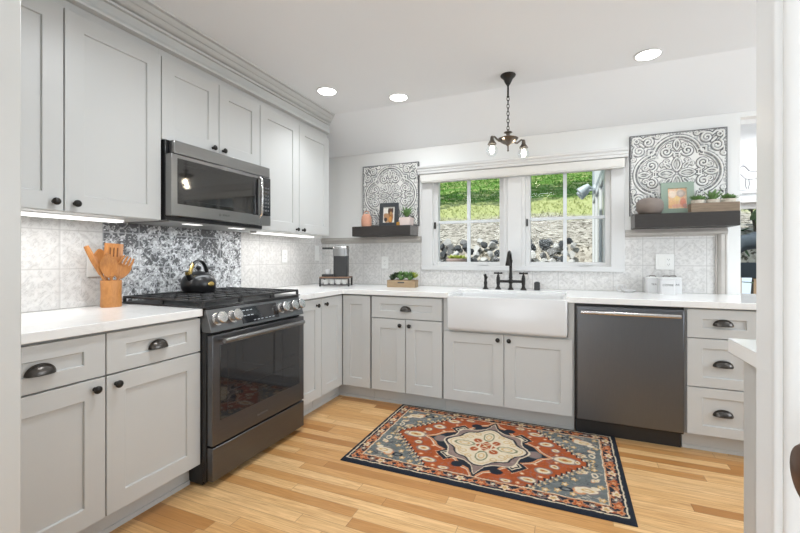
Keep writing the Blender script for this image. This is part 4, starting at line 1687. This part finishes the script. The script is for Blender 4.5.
# ------------------------------------------------------------------ recessed ceiling lights
dl = [(.673, -.925, 'recessed ceiling light nearest the crown of the wall cabinets'), (1.13, -.612, 'recessed ceiling light in front of the left tin panel'),
      (2.823, -.622, 'recessed ceiling light above the dishwasher, right of the pendant'), (1.25, -2.15, 'added unseen recessed ceiling light above the open floor before the range'),
      (2.45, -2.15, 'added unseen recessed ceiling light above the floor beside the peninsula'), (4.3, -.95, 'added unseen recessed ceiling light over the dining side of the room'),  # lights out of view are added to brighten the room
      (4.3, -2.2, 'added unseen recessed ceiling light over the far end of the peninsula')]
for x, y, lb in dl:
    r = thing('recessed_light', lb, 'ceiling light', (x, y, CEIL), 0, 'recessed ceiling lights')
    MB().lathe([(.080, 0), (.080, -.004), (.069, -.006), (.066, -.003)], 36, None, True, True).build('trim_ring', M['trim'], r)
    MB().lathe([(.066, -.004), (.064, -.0065), (.002, -.0075)], 36).build('diffuser', M['ledwhite'], r)
    lamp('recessed_lamp', 'AREA', (x, y, CEIL - .012), DOWN_W * {.673: .55, 1.13: 1.15, 2.823: .75, 1.25: 2.1, 2.45: .4, 4.3: .4}.get(x, 1), (.92, .965, 1), (0, 0, 0), shape='DISK', size=.13, spread=math.radians({.673: 108, 2.823: 135}.get(x, 155)))

# ------------------------------------------------------------------ pendant over the sink
r = thing('pendant_light', 'antique bronze two arm pendant with bare bulbs hanging before the window', 'pendant light', (1.979, -.671, CEIL))
MB().lathe([(.050, 0), (.052, -.004), (.049, -.012), (.040, -.020), (.030, -.032), (.022, -.052), (.014, -.066), (.010, -.072)], 28).build('canopy', M['bronze'], r)
MB().lathe([(.008, -.070), (.0065, -.08), (.0065, -.145), (.010, -.15), (.006, -.156)], 14).build('stem', M['bronze'], r)
k = MB()
z = -.165
for i in range(9):
    T = Euler((PI / 2, 0, (PI / 2) * (i % 2) + .4)).to_matrix()
    k.torus((0, 0, z), .0085, .0022, T, 16, 6, 1.75)
    z -= .0255
k.build('chain', M['bronze'], r)
zb = z + .012
k = MB()
k.lathe([(.004, zb + .008), (.008, zb), (.006, zb - .006), (.026, zb - .012), (.029, zb - .017), (.013, zb - .024), (.012, zb - .036), (.024, zb - .044), (.056, zb - .052), (.069, zb - .058),
         (.066, zb - .064), (.052, zb - .079), (.034, zb - .091), (.016, zb - .099), (.012, zb - .104), (.006, zb - .110), (.005, zb - .135), (.008, zb - .140), (.002, zb - .148)], 32)
k.build('bowl', M['pewter'], r)
ad = Vector((.0887, .080, 0)).normalized()
for s_ in (-1, 1):
    d_ = ad * s_
    zc = zb - .060
    pts = [d_ * .045 + Vector((0, 0, zc - .016)), d_ * .070 + Vector((0, 0, zc - .022)), d_ * .090 + Vector((0, 0, zc - .010)), d_ * .110 + Vector((0, 0, zc + .004)), d_ * .128 + Vector((0, 0, zc - .006))]
    # smooth the arm
    sm = []
    for i in range(len(pts) - 1):
        for t in (0, .25, .5, .75):
            p0_, p1_, p2_, p3_ = pts[max(i - 1, 0)], pts[i], pts[i + 1], pts[min(i + 2, len(pts) - 1)]
            sm.append(.5 * ((2 * p1_) + (p2_ - p0_) * t + (2 * p0_ - 5 * p1_ + 4 * p2_ - p3_) * t * t + (3 * p1_ - p0_ - 3 * p2_ + p3_) * t ** 3))
    sm.append(pts[-1])
    k = MB()
    k.tube(sm, .0062, 10)
    arm = k.build('arm', M['pewter'], r)
    e_ = pts[-1]
    k = MB()
    k.lathe([(.005, .014), (.009, .010), (.012, .0), (.014, -.016), (.024, -.032), (.029, -.040), (.030, -.044), (.026, -.044), (.004, -.040)], 22, Matrix.Translation(e_))
    k.build('socket', M['pewter'], arm)
    k = MB()
    k.lathe([(.012, -.040), (.015, -.050), (.028, -.060), (.037, -.076), (.039, -.090), (.036, -.104), (.026, -.117), (.012, -.124), (.002, -.126)], 22, Matrix.Translation(e_), False, True)
    bulb = k.build('bulb', M['bulbglass'], r)
    k = MB()
    for a in range(5):
        t = 2 * PI * a / 5
        k.tube([(e_.x + .006 * math.cos(t), e_.y + .006 * math.sin(t), e_.z - .055), (e_.x + .015 * math.cos(t), e_.y + .015 * math.sin(t), e_.z - .086), (e_.x + .008 * math.cos(t), e_.y + .008 * math.sin(t), e_.z - .106)], .0024, 6)
    k.build('filament', M['filament'], bulb)
    wp = Vector((1.979, -.671, CEIL)) + e_ + Vector((0, 0, -.085))
    lamp('bulb_lamp', 'POINT', wp, .9, (1, .88, .72), shadow_soft_size=.02)

# ------------------------------------------------------------------ rug
RX0, RX1, RY0, RY1 = 1.141, 2.645, -1.504, -.568
RW_, RH_ = RX1 - RX0, RY1 - RY0


def rug_fn(U, V):
    x, y = U - RW_ / 2, V - RH_ / 2
    jx = (vnoise(U * 40, V * 40) - .5) * .012
    jy = (vnoise(U * 40 + 50, V * 40 + 20) - .5) * .012
    x, y = x + jx, y + jy
    X, Y = np.abs(x), np.abs(y)
    HX, HY = RW_ / 2, RH_ / 2
    navy, rust, blue, cream, taupe, gold = (.020, .024, .034), (.36, .085, .027), (.150, .162, .160), (.66, .56, .41), (.235, .165, .15), (.52, .33, .13)
    peach = (.58, .27, .13)
    green = (.20, .21, .13)
    c = np.zeros(U.shape + (3,)) + np.array(blue)
    var = vnoise(U * 12 + 3, V * 30 + 8)
    c = c * (.75 + .5 * var[..., None])
    def put(m, col):
        nonlocal c
        c = lerpc(c, np.clip(m, 0, 1), col)
    def E(cx_, cy_, a, b, s=.12):
        return 1 - sst(1 - s, 1 + s, np.hypot((X - cx_) / a, (Y - cy_) / b))
    def ring(cx_, cy_, a, b, w_=.22):
        d = np.hypot((X - cx_) / a, (Y - cy_) / b)
        return (1 - sst(w_ * .5, w_, np.abs(d - 1)))
    def band(d, w_):
        return 1 - sst(w_ * .6, w_, np.abs(d))
    def flower(cx_, cy_, R, n, co, ci, ph=0.0, mirror=True):
        gx, gy = (X, Y) if mirror else (x, y)
        r_ = np.hypot(gx - cx_, gy - cy_)
        t = np.arctan2(gy - cy_, gx - cx_)
        rr = R * (.78 + .22 * np.cos(n * t + ph))
        put(1 - sst(rr * .92, rr * 1.05, r_), co)
        put(1 - sst(rr * .45, rr * .55, r_), ci)
    BW = .105
    FX, FY = HX - BW, HY - BW           # field
    sq = band(np.sin(X * 60 + 3 * np.sin(Y * 45)) * .5 + np.sin(Y * 70 + 2 * np.cos(X * 50)) * .5, .10)
    put(sq * .5 * sst(.48, .58, vnoise(U * 16 + 9, V * 16)), cream)
    sq2 = band(np.sin(X * 85 + 2.5 * np.sin(Y * 60)) * .5 + np.sin(Y * 95 + 2 * np.cos(X * 70)) * .5, .12)
    put(sq2 * .55 * sst(.48, .56, vnoise(U * 20 + 19, V * 20 + 3)), navy)
    for (a, b_, w1, w2) in ((.555, .275, .062, .058), (.545, .10, .026, .030), (.600, .165, .022, .028)):
        put(E(a, b_, w1 * 1.0, w2 * .62, .08), taupe)
        put(E(a - w1 * .55, b_ + w2 * .35, w1 * .5, w2 * .5, .1), peach)
        put(E(a, b_, w1 * .86, w2 * .48, .08), cream)
        put(E(a + w1 * .1, b_, w1 * .50, w2 * .24, .1), gold)
        put(E(a + w1 * .1, b_, w1 * .30, w2 * .12, .1), cream)
        put(E(a - w1 * .55, b_ + w2 * .35, w1 * .28, w2 * .28, .1), cream)
        put(E(a + w1 * .7, b_ - w2 * .55, w1 * .35, w2 * .25, .1), cream)
    for (a, b_) in ((.42, .325), (.455, .255), (.50, .19), (.365, .345), (.625, .335), (.625, .22), (.49, .335), (.60, .05)):
        flower(a, b_, .020, 5, gold, cream)
    put(ring(.46, .30, .028, .016, .35), navy)
    put(ring(.60, .11, .014, .022, .4), cream)
    # rust lozenge with stepped edge
    lim = .575 - (Y / FY) * .32
    step = .030
    ys = np.floor(Y / step) * step
    limq = .575 - (ys / FY) * .32
    dd = X - limq
    put(1 - sst(-.002, .002, dd), rust)
    put(band(dd - .012 + .010 * np.sign(np.sin(Y / step * 2 * PI)), .008), cream)
    put(band(dd + .006, .006), navy)
    put(band(X - lim - .036 + .008 * np.sign(np.sin(Y / step * 2 * PI)), .0055) * .85, gold)
    put(band(X - lim - .050 + .008 * np.sign(np.sin(Y / step * 2 * PI + 1)), .004) * .7, navy)
    inside = (dd < -.012)
    m1 = inside.astype(float)
    put(sst(.50, .64, vnoise(U * 22 + 2, V * 22 + 70)) * .5 * m1, (.26, .06, .022))
    put(sq2 * .5 * sst(.5, .56, vnoise(U * 18 + 5, V * 18 + 33)) * m1, taupe)
    for (a, b_, w1, w2) in ((.455, 0, .060, .034), (.345, .165, .036, .026), (.275, .285, .040, .022), (.40, .10, .022, .018), (.17, .338, .026, .014), (.52, .0, .014, .02)):
        put(ring(a, b_, w1 * 1.12, w2 * 1.15, .22) * m1, taupe)
        put(E(a, b_, w1, w2) * m1, cream)
        put(E(a, b_, w1 * .6, w2 * .5) * m1, gold)
        put(E(a, b_, w1 * .25, w2 * .22) * m1, rust)
    for (a, b_) in ((.41, .045), (.24, .235), (.335, .235), (.23, .335), (.30, .11)):
        put(E(a, b_, .014, .011) * m1, peach)
        put(E(a, b_, .007, .006) * m1, cream)
    # navy star with boxes on its shoulders
    th = np.arctan2(Y, X)
    r_ = np.hypot(X, Y)
    star = np.minimum(X / .365 + Y / .335 - 1, (np.maximum(X - .0, 0) * 0 + np.abs(X - .19) + np.abs(Y - .175)) / .075 - 1)
    star = np.minimum(star, X / .20 + Y / .375 - 1)
    star = star + .03 * np.sin(th * 14)
    put(1 - sst(.075, .09, star), cream)
    put(1 - sst(.050, .062, star), rust)
    put(1 - sst(.035, .05, star), peach)
    put(1 - sst(.0, .012, star), navy)
    bx = np.abs(X - .185) + np.abs(Y - .172)
    put(1 - sst(.050, .053, bx), cream)
    put(1 - sst(.042, .045, bx), navy)
    put(1 - sst(.028, .031, bx), cream)
    put(1 - sst(.012, .015, bx), green)
    put(E(.285, .0, .040, .040, .2), taupe)
    put(ring(.285, 0, .040, .040, .16) * .8, blue)
    put(E(.11, .27, .034, .03), navy)
    # taupe cartouche and cream lobed centre
    car = np.minimum(r_ / (.245 + .016 * np.cos(8 * th)), X / .13 + Y / .345)
    put(1 - sst(1.0, 1.02, car), cream)
    put(1 - sst(.965, .985, car), taupe)
    put(sst(.45, .6, vnoise(U * 30, V * 30 + 40)) * (1 - sst(.93, .95, car)) * .6, (.30, .23, .19))
    lob = .205 + .014 * np.cos(8 * th) + .018 * np.cos(4 * th)
    put(1 - sst(0, .004, r_ - lob - .012), navy)
    put(1 - sst(0, .004, r_ - lob), cream)
    put(band(r_ - lob + .018, .004) * .7, gold)
    for (a, b_, w1, w2) in ((.130, 0, .058, .032), (.0, .128, .032, .056)):
        put(ring(a, b_, w1, w2, .16), green)
        put(ring(a, b_, w1 * .5, w2 * .5, .3) * .8, gold)
    for (a, b_) in ((.115, .10), (.155, .075), (.075, .15)):
        put(ring(a, b_, .018, .016, .3) * .7, gold)
    put(E(.058, .058, .026, .026, .2), rust)
    put(1 - sst(.060, .066, X + Y), rust)
    put(1 - sst(.038, .043, np.maximum(X, Y)), cream)
    put(1 - sst(.030, .034, np.maximum(X, Y)), rust)
    put(1 - sst(.014, .017, X + Y), gold)
    put(band(Y - X, .004) * (r_ < .09), cream)
    # border
    e = np.minimum(HX - X, HY - Y)
    put(1 - sst(BW - .003, BW + .001, e), navy)
    put(band(e - BW + .004, .0035), cream)
    put(band(e - BW + .010, .003), peach)
    longside = HX - X > HY - Y
    along = np.where(longside, x, y)
    P_ = 2 * (HX - .06) / 6
    P2 = 2 * (HY - .06) / 4
    per = np.where(longside, P_, P2)
    k = 2 * PI / per
    inb = ((e > .038) & (e < BW - .012)).astype(float)
    put(band(e - .066 - .017 * np.sin(along * k * 2), .0045) * inb, rust)
    put(band(e - .066 - .017 * np.sin(along * k * 2) - .009, .003) * inb, peach)
    put(band(e - .064 + .018 * np.sin(along * k * 2 + 1.2), .004) * inb, taupe)
    ph = (along / per) % 1.0
    for ctr, col, cin, off, R in ((.25, rust, peach, .064, .027), (.75, cream, gold, .064, .025), (.0, peach, rust, .058, .017), (.5, blue, cream, .070, .018)):
        da = (((ph - ctr + .5) % 1.0) - .5) * per
        r2 = np.hypot(da * .8, e - off)
        t2 = np.arctan2(e - off, da)
        rr = R * (.8 + .2 * np.cos(5 * t2 + 1))
        put((1 - sst(rr * .98, rr * 1.06, r2)) * inb, peach)
        put((1 - sst(rr * .82, rr * .95, r2)) * inb, col)
        put((1 - sst(rr * .42, rr * .52, r2)) * inb, cin)
    put(1 - sst(.036, .038, e), navy)
    put(band(e - .031, .0045), cream)
    put(1 - sst(.021, .024, e), navy)
    c = c * (.86 + .28 * vnoise(U * 120, V * 120, 2)[..., None])
    h = .012 * sst(0, .012, np.minimum(np.minimum(U, RW_ - U), np.minimum(V, RH_ - V))) + .0006 * vnoise(U * 150, V * 150, 2)
    return h, c


o = grid_mesh('rug', rng(0, RW_, .0034), rng(0, RH_, .0034), (RX0, RY0, .001), (1, 0, 0), (0, 1, 0), (0, 0, 1), rug_fn, M['rug'], thick=.0, origin=(RX0 + RW_ / 2, RY0 + RH_ / 2, 0))
tag(o, 'rust, navy and cream medallion rug on the wood floor before the sink', 'rug')

# ------------------------------------------------------------------ outside


def hill_z(x, y):
    z = np.where(y < 2.25, 1.0, np.where(y < 2.5, 1.0 + (y - 2.25) / .25 * .34, 1.34 + .305 * (y - 2.5)))
    return z + .10 * (vnoise(x * .7 + 20, y * .7 + 20, 3) - .5) * np.clip((y - 2.3) / 1.5, 0, 1) + .03 * (vnoise(x * 4 + 9, y * 4 + 9, 2) - .5) * np.clip((y - 2.3), 0, 1)


xs, ys = np.linspace(-14, 16, 151), np.concatenate([np.linspace(.125, 2.3, 8), np.linspace(2.4, 8, 57), np.linspace(8.25, 26, 50)])
Xg, Yg = np.meshgrid(xs, ys, indexing='ij')
Zg = hill_z(Xg, Yg)
# keep the sunroom's own floor clear of the slope
me = bpy.data.meshes.new('hill')
idx = np.arange(Xg.size).reshape(Xg.shape)
qd = np.stack([idx[:-1, :-1], idx[1:, :-1], idx[1:, 1:], idx[:-1, 1:]], -1).reshape(-1, 4)
cxq = Xg.ravel()[qd].mean(1)
cyq = Yg.ravel()[qd].mean(1)
keep = ~((cxq > 2.62) & (cyq < 2.0))
me.from_pydata(np.stack([Xg.ravel(), Yg.ravel(), Zg.ravel()], 1).tolist(), [], qd[keep].tolist())
me.shade_smooth()
me.materials.append(M['ground'])
o = bpy.data.objects.new('hill', me)
C.objects.link(o)
o['kind'] = 'structure'

# grass blades, nobody could count them
rnd = np.random.RandomState(5)
n = 16000
gx = rnd.uniform(-4, 5, n)
gy = 4.2 + rnd.rand(n) ** 1.3 * 9
keep = rnd.rand(n) < np.clip((gy - 3.9) / 1.6, .05, 1)
gx, gy = gx[keep], gy[keep]
n = len(gx)
gz = hill_z(gx, gy)
a = rnd.uniform(0, PI, n)
hh = rnd.uniform(.02, .06, n)
wv = .010 + .002 * gy
V_ = np.zeros((n, 3, 3))
V_[:, 0] = np.stack([gx - wv * np.cos(a), gy - wv * np.sin(a), gz - .01], 1)
V_[:, 1] = np.stack([gx + wv * np.cos(a), gy + wv * np.sin(a), gz - .01], 1)
V_[:, 2] = np.stack([gx + rnd.uniform(-.05, .05, n), gy + rnd.uniform(-.05, .05, n), gz + hh], 1)
me = bpy.data.meshes.new('grass')
me.from_pydata(V_.reshape(-1, 3).tolist(), [], np.arange(3 * n).reshape(-1, 3).tolist())
me.materials.append(M['ground'])
o = bpy.data.objects.new('grass', me)
C.objects.link(o)
tag(o, 'green grass growing on the hillside outside the windows', 'grass', None, 'stuff')

# boulders of the low rock wall
protos = []
for i in range(6):
    bm = bmesh.new()
    bmesh.ops.create_icosphere(bm, subdivisions=3, radius=1)
    rr_ = random.Random(i)
    cuts = [(Vector((rr_.uniform(-1, 1), rr_.uniform(-1, 1), rr_.uniform(-1, 1))).normalized(), rr_.uniform(.38, .72)) for _ in range(11)]
    for v in bm.verts:
        for nrm, dd_ in cuts:
            s_ = v.co.dot(nrm) - dd_
            if s_ > 0:
                v.co -= nrm * s_ * .98
        v.co *= 1 + .05 * math.sin(v.co.x * 7 + i) * math.cos(v.co.y * 6)
    me = bpy.data.meshes.new('boulder')
    bm.to_mesh(me)
    bm.free()
    me.shade_smooth()
    me.set_sharp_from_angle(angle=math.radians(28))
    me.materials.append((M['rock'], M['rockpale'], M['rockdark'])[i % 3])
    protos.append(me)
rr_ = random.Random(11)
for row, (yy, zz, cnt) in enumerate(((1.86, 1.03, 17), (2.02, 1.06, 22), (2.14, 1.14, 23), (2.26, 1.24, 23), (2.40, 1.34, 22), (2.60, 1.42, 12))):
    for i in range(cnt):
        x = -.45 + 2.95 * (i + rr_.uniform(.15, .85)) / cnt
        s_ = rr_.uniform(.058, .086)
        o = bpy.data.objects.new('boulder', rr_.choice(protos))
        C.objects.link(o)
        o.location = (x, yy + rr_.uniform(-.05, .05), zz + rr_.uniform(-.03, .03))
        o.scale = (s_ * rr_.uniform(.9, 1.3), s_ * .95, s_ * rr_.uniform(.7, 1))
        o.rotation_euler = (rr_.uniform(-.5, .5), rr_.uniform(-.5, .5), rr_.uniform(0, 6))
        tag(o, 'grey boulder of the low rock wall outside the sink windows', 'boulder', 'boulders of the rock wall outside')

# potted plant outside the left window
gp = (1.02, 1.55, 1.0)
r = thing('potted_plant', 'potted pale green plant standing outside the left window by the rocks', 'potted plant', gp)
MB().lathe([(.085, 0), (.115, .12), (.13, .14), (.13, .165), (.115, .165), (.10, .14)], 24).build('pot', simple('clay_pot', (.36, .27, .25), .7, var=.2), r)
m_ = MB()
for i in range(5):
    rosette(m_, (.06 * math.cos(i * 1.3), .06 * math.sin(i * 1.3), .15), .11, 14, .2, .45, i)
m_.build('foliage', M['succulentlime'], r)

# neighbouring sunroom wing: its outer wall shows through the right window, its inside through the pass-through
struct(MB().box(2.66, 2.78, .12, 1.97, .0, 2.65), 'wall_sunroom_left', M['siding'])
mb = MB()
wall_cells(mb, 1, 1.85, 1.97, [2.78, 3.80, 4.75, 5.52], [0, .55, 1.76, 2.65], [(3.80, 4.75, .55, 1.76)])
struct(mb, 'wall_sunroom_back', M['sheetwhite'])
struct(MB().box(5.40, 5.52, .12, 1.85, 0, 2.65), 'wall_sunroom_right', M['sheetwhite'])
mb = MB()
mb.box(2.50, 5.6, .13, 2.2, 2.65, 2.75)
struct(mb, 'ceiling_sunroom', M['sheetwhite'])
struct(MB().box(2.78, 5.40, .12, 1.85, -.06, .0), 'floor_sunroom', M['floor'])
mb = MB()
mb.box(2.64, 2.66, .13, 1.93, 1.90, 1.97)
mb.box(2.64, 2.66, 1.88, 1.97, .98, 2.6)
struct(mb, 'trim_8', M['slategrey'])
r = thing('door_2', None, None, (2.655, .16, .98))
r['kind'] = 'structure'
f = MB()
for a, b_ in ((0, .07), (.52, .60), (1.08, 1.16), (1.64, 1.70)):
    f.box(-.02, .004, a, b_, 0, .92)
f.box(-.02, .004, .07, 1.64, 0, .12)
f.box(-.02, .004, .07, 1.64, .86, .92)
f.build('frame', M['muntin'], r)
MB().box(-.006, .004, .07, 1.64, .12, .86).build('pane', M['panelglass'], r)
# window in the sunroom's back wall
r = thing('window_4', None, None, (3.80, 1.86, .55))
r['kind'] = 'structure'
f = MB()
for a, b_ in ((0, .06), (.89, .95)):
    f.box(a, b_, 0, .06, 0, 1.21)
f.box(.06, .89, 0, .06, 0, .06)
f.box(.06, .89, 0, .06, 1.15, 1.21)
f.build('sash', M['trim'], r)
MB().box(.03, .92, .028, .032, .03, 1.18).build('pane', M['glass'], r)
mb = MB()
mb.box(3.70, 4.85, 1.80, 1.85, 1.76, 1.83)
mb.box(3.70, 4.85, 1.82, 1.85, 1.86, 1.885)
struct(mb, 'trim_9', M['trim'], bevel=.003)

# little horse drawing hung on the sunroom wall
r = thing('horse_drawing', 'pencil drawing of a horse on white paper, seen through the pass-through', 'drawing', (4.145, 1.846, 1.90))
MB().box(-.14, .14, -.006, 0, 0, .36).build('sheet', M['sheetwhite'], r)
k = MB()
def pl(*p, w_=.0035):
    k.tube([(a, -.008, b_) for a, b_ in p], w_, 6)
pl((-.07, .17), (-.09, .22), (-.06, .255), (-.03, .25), (.0, .20), (.06, .19), (.10, .195), (.115, .16), (.10, .12), (.02, .11), (-.03, .12), (-.07, .17), w_=.004)
pl((-.06, .255), (-.045, .275), (-.035, .25))
pl((-.03, .25), (-.01, .22), (.005, .20), w_=.006)
pl((-.025, .12), (-.03, .06), (-.02, .01), w_=.004)
pl((.0, .115), (.005, .06), (-.005, .01), w_=.004)
pl((.085, .12), (.075, .06), (.085, .01), w_=.004)
pl((.105, .14), (.11, .07), (.105, .01), w_=.004)
pl((.112, .185), (.135, .14), (.13, .09), w_=.004)
k.build('horse_lines', M['ink'], r)

# outdoor flood lamp on the sunroom's outer wall
r = thing('flood_lamp', 'pale grey twin head flood lamp on the outside wall beyond the right window', 'lamp', (2.64, 1.35, 1.93))
MB().lathe([(.05, 0), (.05, .02), (.03, .03)], 20, Euler((0, -PI / 2, 0)).to_matrix().to_4x4()).build('mount', M['pipewhite'], r)
for dz, dy in ((.02, -.05), (-.005, .06)):
    k = MB()
    k.tube([(-.025, dy * .3, 0), (-.06, dy, dz), (-.075, dy, dz)], .012, 8)
    a = Vector((-.065, dy, dz + .015))
    b_ = a + Vector((-.095, -.01, -.075))
    k.tube([a, a.lerp(b_, .35), b_], [.026, .038, .052], 16)
    k.build('lamp_head', M['pipewhite'], r)

# slate blue chair in the sunroom
r = thing('dining_chair', 'slate blue upholstered chair with tan legs beyond the pass-through', 'chair', (4.02, 1.15, 0))
b_ = MB()
b_.loft([rr2(-.24, .24, -.05, .05, .04, z) for z in (.99, 1.13)])
b_.build('seat', M['bluefabric'], r)
b_ = MB()
b_.tube([(-.22, .06, 1.22), (-.14, .075, 1.31), (0, .08, 1.345), (.14, .075, 1.31), (.22, .06, 1.22)], [.05, .075, .085, .075, .05], 12)
b_.build('backrest', M['bluefabric'], r, bevel=0)
for sx_ in (-.2, .2):
    MB().box(sx_ - .02, sx_ + .02, .03, .06, 1.13, 1.25).build('back_post', M['tanwood'], r)
    for sy_ in (-.03, .03):
        MB().box(sx_ - .025, sx_ + .025, sy_ - .02, sy_ + .02, 0, 1.0).build('leg', M['tanwood'], r)
MB().box(-.08, .0, -.035, -.028, .62, .98).build('apron_slat', M['tanwood'], r)

# leafy hedge behind the sunroom
r = thing('hedge', 'loose leafy green hedge outside beyond the sunroom window', 'hedge', (4.4, 3.0, 1.4))
m_ = MB()
rr_ = random.Random(2)
for i in range(420):
    p_ = Vector((rr_.uniform(-1.1, 1.3), rr_.gauss(0, .25), rr_.uniform(-.6, .85)))
    leaf(m_, p_, (rr_.uniform(-1, 1), rr_.uniform(-1, .3), rr_.uniform(-.3, 1)), rr_.uniform(.10, .2), .08, .15)
m_.build('foliage', M['leafgreen'], r)
m_ = MB()
for i in range(6):
    m_.tube([(-.9 + .36 * i, 0, -.7), (-.85 + .36 * i, .03, 0), (-.95 + .36 * i, 0, .6)], [.03, .02, .01], 8)
m_.build('stem', M['bark'], r)

# two trees on the slope, their crowns above the window view, shading the upper grass
for i, (tx, ty, cx0, cy0, cz0, lb) in enumerate(((-2.2, 4.4, -1.3, 4.6, 6.2, 'leafy tree on the slope, left of the window view, its crown shading the grass'),
                                                 (4.6, 5.2, 1.6, 5.2, 6.5, 'leafy tree on the slope behind the sunroom, its crown over the lawn'))):
    r = thing('tree', lb, 'tree', (tx, ty, float(hill_z(np.array(tx), np.array(ty))) - .05))
    dz0 = r.location.z
    k = MB()
    k.tube([(0, 0, 0), (.05, .02, 1.6), ((cx0 - tx) * .4, (cy0 - ty) * .4, 3.2), ((cx0 - tx) * .9, (cy0 - ty) * .9, cz0 - dz0)], [.16, .13, .10, .05], 10)
    k.build('trunk', M['bark'], r)
    k = MB()
    rr_ = random.Random(50 + i)
    for j in range(520):
        a = rr_.uniform(0, 2 * PI)
        q_ = math.sqrt(rr_.random())
        p_ = Vector((cx0 - tx + 2.3 * q_ * math.cos(a), cy0 - ty + 1.5 * q_ * math.sin(a), cz0 - dz0 + rr_.uniform(-.5, .7)))
        leaf(k, p_, (rr_.uniform(-1, 1), rr_.uniform(-1, 1), rr_.uniform(-.6, .6)), rr_.uniform(.22, .4), .24, .1)
    k.build('crown', M['leafgreen'], r)
